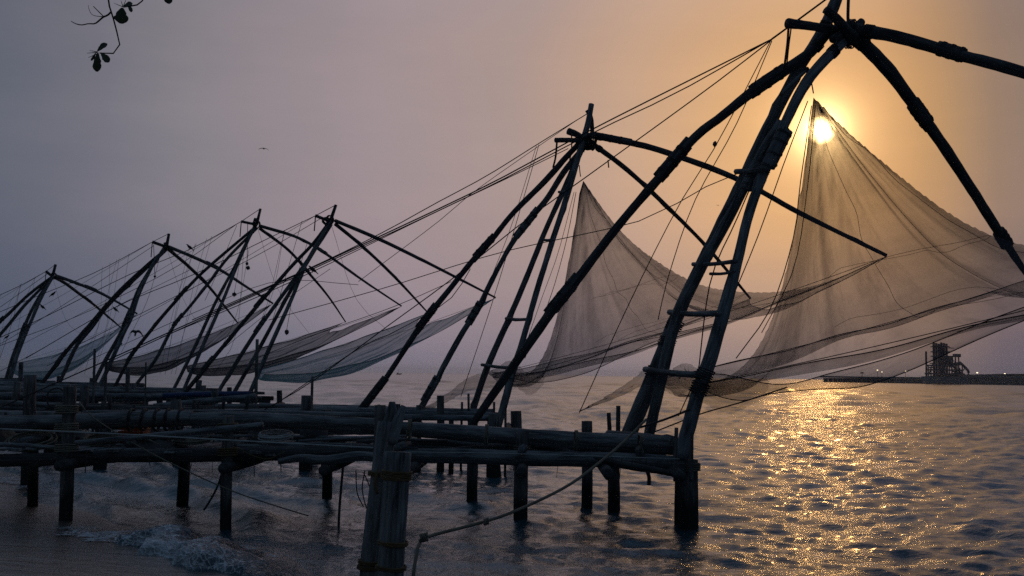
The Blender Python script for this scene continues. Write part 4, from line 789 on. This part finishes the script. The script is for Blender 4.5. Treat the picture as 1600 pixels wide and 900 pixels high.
def heap(px, d, w, h, label, mat, seed):
    g = np.random.default_rng(seed); c = P(px, 690, d); c[2] = 1.25; n_ = 18; t, s = np.meshgrid(np.linspace(0, 2 * np.pi, n_, endpoint=False), np.linspace(0, 1, 9), indexing='ij')
    hh = h * (1 - s ** 1.8) * (1 + .25 * np.sin(3 * t + seed) * s) + g.normal(0, .02, t.shape); rad = w * s * (1 + .18 * np.sin(2 * t + seed) + .1 * np.sin(5 * t))
    V = np.stack([c[0] + rad * np.cos(t), c[1] + rad * np.sin(t) * .8, c[2] + np.maximum(hh, 0)], -1).reshape(-1, 3)
    f = [(i * 9 + j, i * 9 + j + 1, ((i + 1) % n_) * 9 + j + 1, ((i + 1) % n_) * 9 + j) for i in range(n_) for j in range(8)]
    o = mesh_obj('net_heap', V, f, mat); tag(o, label, 'net heap', 'heaps of netting on the nearest jetty')
    for k in range(6):
        tt = np.linspace(0, 5, 16) + g.uniform(0, 6); q_ = np.stack([c[0] + w * .6 * np.cos(tt) * g.uniform(.5, 1), c[1] - .1 + w * .4 * np.sin(tt), c[2] + h * (.6 + .3 * np.sin(tt * 2))], -1)
        rope('strand', q_, .012, R_HEMP, o)
heap(110, 18.2, .55, .26, 'heap of dark netting on the deck beside the left post', R_DARK, 3); heap(250, 17.4, .5, .18, 'low heap of dark netting in front of the crate and bucket', R_DARK, 5); heap(395, 18.0, .45, .24, 'heap of dark netting right of the ochre bound post', R_DARK, 8); heap(-10, 18.0, .6, .3, 'heap of dark netting cut by the left edge', R_DARK, 11)

# ------------------------------------------------------------------ overhanging branch (its trunk stands on the beach outside the frame)
BARK = wood('bark', (.02, .02, .018), (.08, .07, .055)); 
m, n, l, b = new_mat('leaf'); t_ = n.new('ShaderNodeTexCoord'); g_ = nnoise(n, l, t_.outputs['Object'], 9, 3); l.new(nramp(n, l, g_, [(.3, (.03, .045, .015)), (.7, (.075, .085, .03))]), b.inputs['Base Color']); b.inputs['Roughness'].default_value = .5; LEAF = m
tx, ty = -6.2, 3.6; gz = ground(tx, ty)
tree = thing('almond_tree', 'overhanging twig with a few broad leaves at the top left', 'tree', (tx, ty, gz))
DB = 5.2
pole('trunk', [(tx, ty, gz - .2), (tx + .1, ty + .1, gz + 1.6), (tx + .4, ty + .3, gz + 3.4), (tx + .9, ty + .5, gz + 4.6)], [.22, .18, .15, .12], BARK, tree, 12, .06, 20)
joint = P(150, -190, DB)
pole('limb', [(tx + .4, ty + .3, gz + 3.2), (tx + 1.6, ty + .8, gz + 4.3), joint + np.array([-.6, -.2, .2]), joint, joint + np.array([.7, .1, .1])], [.1, .07, .045, .03, .015], BARK, tree, 9, .06, 20)
def twig(pts, r): pole('twig', PL(pts, DB, DB + .02), r, BARK, tree, 6, .08, None if len(pts) < 3 else 16)
twig([(150, -190), (160, -90), (168, -10), (170, 6), (174, 20), (179, 35), (183, 52), (186, 66), (188, 76), (181, 82), (172, 84), (156, 83)], [.014, .011, .008, .006, .005, .005, .004, .004])
twig([(173, 19), (168, 24), (162, 26), (155, 32), (148, 37), (138, 37), (128, 39), (118, 37), (111, 33)], [.005, .005, .004, .003, .003, .002])
twig([(162, 26), (155, 19), (146, 10)], [.003, .002]); twig([(162, 26), (150, 25), (143, 22), (139, 14), (138, 8)], [.002, .0015, .001])
twig([(260, -120), (240, -40), (222, 2), (216, 7), (208, 9), (193, 11)], [.01, .007, .005, .004, .004]); twig([(300, -150), (280, -60), (264, -6), (262, 0)], [.008, .006, .003])
twig([(150, -190), (210, -150), (260, -120), (300, -150)], [.014, .013, .012, .008])
for a_, b_ in [((193, 11), (178, 5)), ((192, 10), (189, 1)), ((193, 9), (197, -1)), ((152, 81), (140, 79)), ((152, 82), (136, 83)), ((152, 84), (138, 90))]: twig([a_, b_], [.0025, .001])
def leaf(bx, by, tx_, ty_, w, seed, twist=.3):
    g = np.random.default_rng(seed); a, b_ = P(bx, by, DB), P(tx_, ty_, DB); ax = b_ - a; L = np.linalg.norm(ax); ax /= L
    sd_ = np.cross(ax, np.array([0, 1.0, 0])); sd_ /= np.linalg.norm(sd_); sd_ = sd_ * math.cos(twist) + np.array([0, 1.0, 0]) * math.sin(twist); nn = np.cross(ax, sd_); w = w * DB / F
    s = np.linspace(0, 1, 10); prof = np.interp(s, [0, .12, .35, .6, .8, .93, 1], [.12, .35, .72, 1, .98, .7, .25]) * w / 2; V = []
    for i in range(10):
        for j, k in enumerate((-1, -.5, 0, .5, 1)):
            V.append(a + ax * L * s[i] + sd_ * prof[i] * k * (1 + g.normal(0, .07)) + nn * (.25 * abs(k) * prof[i] - .12 * L * s[i] ** 2))
    V = np.array(V); V2 = V - nn * .0015; f = [(i * 5 + j, i * 5 + j + 1, i * 5 + j + 6, i * 5 + j + 5) for i in range(9) for j in range(4)]
    f += [tuple(50 + q_ for q_ in reversed(x_)) for x_ in f]
    ed = [i * 5 for i in range(10)] + [45 + j for j in range(1, 5)] + [i * 5 + 4 for i in range(8, -1, -1)] + [j for j in range(3, 0, -1)]
    f += [(ed[i], ed[(i + 1) % len(ed)], ed[(i + 1) % len(ed)] + 50, ed[i] + 50) for i in range(len(ed))]
    mesh_obj('leaf', np.vstack([V, V2]), f, LEAF, tree)
leaf(191, 12, 189, 36, 21, 1); leaf(193, 11, 206, 4, 12, 2, .5); leaf(200, 6, 206, 18, 7, 3, .8); leaf(153, 82, 151, 111, 13, 4); leaf(158, 83, 170, 96, 12, 5, .4); leaf(152, 80, 166, 67, 11, 6, .3); leaf(150, 82, 143, 95, 4, 7, .9)
leaf(262, -14, 264, 5, 13, 8); leaf(250, -60, 275, -30, 16, 9); leaf(222, -70, 210, -40, 18, 10)

# ------------------------------------------------------------------ far terminal across the water
DT = 900.0; g_t = np.random.default_rng(77)
tm = thing('loading_terminal', 'hazy loading terminal with a clustered tower and sloping chute on the far shore', 'terminal', P(1475, 600, DT))
def fx(px, dd=0): return P(px, 590, DT + dd)[0]
def fz_(px, py, dd=0): return max(P(px, py, DT + dd)[2], -2)
def fbox(name, x0, y0_, x1, y1_, depth, mat, parent, dd=0): 
    z1, z0 = fz_((x0 + x1) / 2, y0_, dd), fz_((x0 + x1) / 2, y1_, dd); return box(name, (fx(x0, dd), DT + dd - depth / 2, z0), (fx(x1, dd), DT + dd + depth / 2, z1), mat, parent)
fbox('platform', 1446, 588.5, 1506, 599, 18, CONCRETE, tm); fbox('mast', 1446.5, 549, 1448.8, 588.4, 1.2, STEEL, tm)
for i, x in enumerate((1458.5, 1462.5, 1466.5, 1470.5, 1474.5, 1478.5)): fbox('riser', x, 535 + (i % 3), x + 2.6, 588.4, 1.6, STEEL, tm, (i % 2) * 3)
for y in (541, 549, 556, 563): fbox('gantry', 1457.5, y, 1482 + (y - 541) * .3, y + 1.6, 8, STEEL, tm, 1)
for i, (x0, y0_, x1) in enumerate([(1451, 577, 1500), (1453, 570, 1494), (1449, 583, 1503)]): fbox('gantry', x0, y0_, x1, y0_ + 2.4, 12, STEEL, tm, 2)
for i, x in enumerate(np.arange(1450, 1504, 4.1)): fbox('column', x, 571 + (i * 7 % 5), x + 1.3, 588.4, 1, STEEL, tm, -4 + (i % 3) * 4)
for i in range(26):
    x_ = 1450 + g_t.uniform(0, 50); y_ = 566 + g_t.uniform(0, 20) if x_ < 1458 or x_ > 1488 else 540 + g_t.uniform(0, 46); fbox('equipment', x_, y_, x_ + g_t.uniform(1.5, 5), y_ + g_t.uniform(1, 4.5), 4, STEEL, tm, g_t.uniform(-5, 6))
for i in range(7): fbox('riser', 1460.3 + i * 3.1, 538 + (i * 5 % 7), 1461.4 + i * 3.1, 588.4, 1, STEEL, tm, 6)
fbox('hopper', 1476, 556, 1487, 572, 8, STEEL, tm, 5); fbox('cabin', 1491.5, 553, 1500, 558, 6, STEEL, tm); fbox('tower_leg', 1492.5, 558.2, 1494.2, 588.4, 1, STEEL, tm); fbox('tower_leg', 1497.6, 558.2, 1499.2, 588.4, 1, STEEL, tm); fbox('hopper', 1493, 566, 1500, 571, 5, STEEL, tm)
pole('chute', [P(1499, 566, DT), P(1507, 573, DT), P(1513, 580, DT), P(1513, 585, DT)], [1.3, 1.2, 1.2, 1.1], STEEL, tm, 8, 0, 10); pole('brace', [P(1500, 584, DT), P(1508, 575, DT)], .5, STEEL, tm, 5, 0, 3)
for a_, b_ in [((1459, 565), (1450, 588)), ((1480, 560), (1492, 577)), ((1462, 575), (1474, 588)), ((1484, 572), (1497, 588))]: pole('brace', [P(*a_, DT - 3), P(*b_, DT - 3)], .45, STEEL, tm, 5, 0, 2)
pr = thing('long_pier', 'low pier on piles stretching along the horizon at right', 'pier', P(1400, 600, DT + 30))
fbox('deck', 1284, 588.2, 1392, 590.6, 10, CONCRETE, pr, 40)
for x in np.arange(1288, 1392, 7.6): fbox('pile', x, 590.7, x + 4.2, 602, 6, CONCRETE, pr, 40)
fbox('deck', 1392.2, 589, 1446, 592.2, 10, CONCRETE, pr, 40); fbox('quay_wall', 1393, 592.3, 1446, 603, 8, CONCRETE, pr, 40); fbox('deck', 1506.2, 588, 1760, 592, 12, CONCRETE, pr, 40); fbox('quay_wall', 1507, 592.1, 1760, 604, 9, CONCRETE, pr, 40)
for x in (1420, 1450, 1492, 1528, 1560, 1590): fbox('pile', x, 592.2, x + 3, 604, 5, CONCRETE, pr, 33)
g_ = np.random.default_rng(5); xs = np.linspace(1522, 1760, 50); prof = 585.8 + .5 * g_.normal(size=50).cumsum() * .25 - 1.2 * np.sin(np.linspace(0, 3, 50)); 
V = [[fx(x), DT + 60, fz_(x, y)] for x, y in zip(xs, prof)] + [[fx(x), DT + 60, -2] for x in xs] + [[fx(x), DT + 95, fz_(x, y) * .9] for x, y in zip(xs, prof)] + [[fx(x), DT + 120, -2] for x in xs]
f = [(k * 50 + i, k * 50 + i + 1, e_ * 50 + i + 1, e_ * 50 + i) for k, e_ in ((1, 0), (0, 2), (2, 3)) for i in range(49)]
TREEB = plain('far_trees', (.035, .05, .035)); tag(mesh_obj('headland', V, f, TREEB), None, None, kind='structure')
m, n, l, b = new_mat('lit_lamp'); b.inputs['Emission Color'].default_value = (1, .78, .5, 1); b.inputs['Emission Strength'].default_value = 3.0; LAMP = m
for x, y, lb in [(1371, 579, 'taller of two lit lamps on the pier under the net'), (1378, 581.5, 'shorter of two lit lamps on the pier under the net'), (1415, 580, 'lone lit lamp between the net and the terminal'), (1527, 583, 'bright lit lamp right of the terminal'), (1497, 582.5, 'lit lamp at the foot of the terminal chute'), (1570, 584, 'faint lit lamp farthest right on the shore')]:
    c_ = P(x, y, DT + 28); o = thing('pier_lamp', lb, 'lamp', (c_[0], c_[1], fz_(x, 589)), 'lamps on the far pier')
    pole('lamp_post', [(c_[0], c_[1], fz_(x, 590)), (c_[0], c_[1], c_[2])], .18, STEEL, o, 6, 0, 2); box('lamp_head', c_ - np.array([.45, .4, .05]), c_ + np.array([.45, .4, .75 if x in (1371, 1527) else .4]), LAMP, o)
pt = thing('palm_tree', 'single small palm on the far pier left of the terminal', 'tree', P(1347, 590, DT + 42)); c_ = P(1347, 583.5, DT + 42)
pole('trunk', [P(1347, 590, DT + 42), c_], .3, BARK, pt, 6, 0, 3)
for k in range(9):
    th = k * .7; e_ = c_ + np.array([math.cos(th) * 1.9, math.sin(th) * 1.9, -.2]); pole('frond', [c_, (c_ + e_) / 2 + np.array([0, 0, 1.0]), e_], [.3, .45, .1], TREEB, pt, 5, 0, 6)
bd = 1100; bt = thing('sailing_boat', 'tiny boat with a mast far out on the horizon', 'boat', G(623, 586, 0)); 
c_ = P(623, 579, bd); c_[2] = 0
hv = np.array([[-3, 0, .9], [-2.4, .9, .8], [2, .9, .9], [3.6, 0, 1.5], [2, -.9, .9], [-2.4, -.9, .8], [-2.4, 0, -.2], [2.6, 0, -.2]]); mesh_obj('hull', hv + c_, [(0, 1, 2, 3, 4, 5), (0, 6, 1), (1, 6, 7, 2), (2, 7, 3), (3, 7, 4), (4, 7, 6, 5), (5, 6, 0)], W_DARK, bt, smooth=False)
bt.location = c_; bpy.context.view_layer.update()
for ch in bt.children: ch.matrix_parent_inverse = Matrix.Translation(-bt.location)
pole('mast', [c_ + np.array([.2, 0, .8]), c_ + np.array([.2, 0, 6.2])], .14, W_DARK, bt, 6, 0, 2); box('cabin', c_ + np.array([-1.8, -.6, .85]), c_ + np.array([-.4, .6, 2.1]), W_GREY, bt)

# ------------------------------------------------------------------ evening haze over the water
HAZE = True
if HAZE:
    m = bpy.data.materials.new('evening_haze'); m.use_nodes = True; n, l = m.node_tree.nodes, m.node_tree.links; n.remove(n['Principled BSDF'])
    pv_ = n.new('ShaderNodeVolumePrincipled'); pv_.inputs['Color'].default_value = (.93, .95, .98, 1); pv_.inputs['Density'].default_value = .0001; pv_.inputs['Anisotropy'].default_value = .6
    l.new(pv_.outputs[0], n['Material Output'].inputs['Volume'])
    v, f, uv = box_data((-14000, -300, -3), (14000, 9600, 42)); hz = mesh_obj('haze', v, f, m, smooth=False); hz['kind'] = 'stuff'; hz['label'] = 'thin evening haze over the whole scene'; hz['category'] = 'haze'
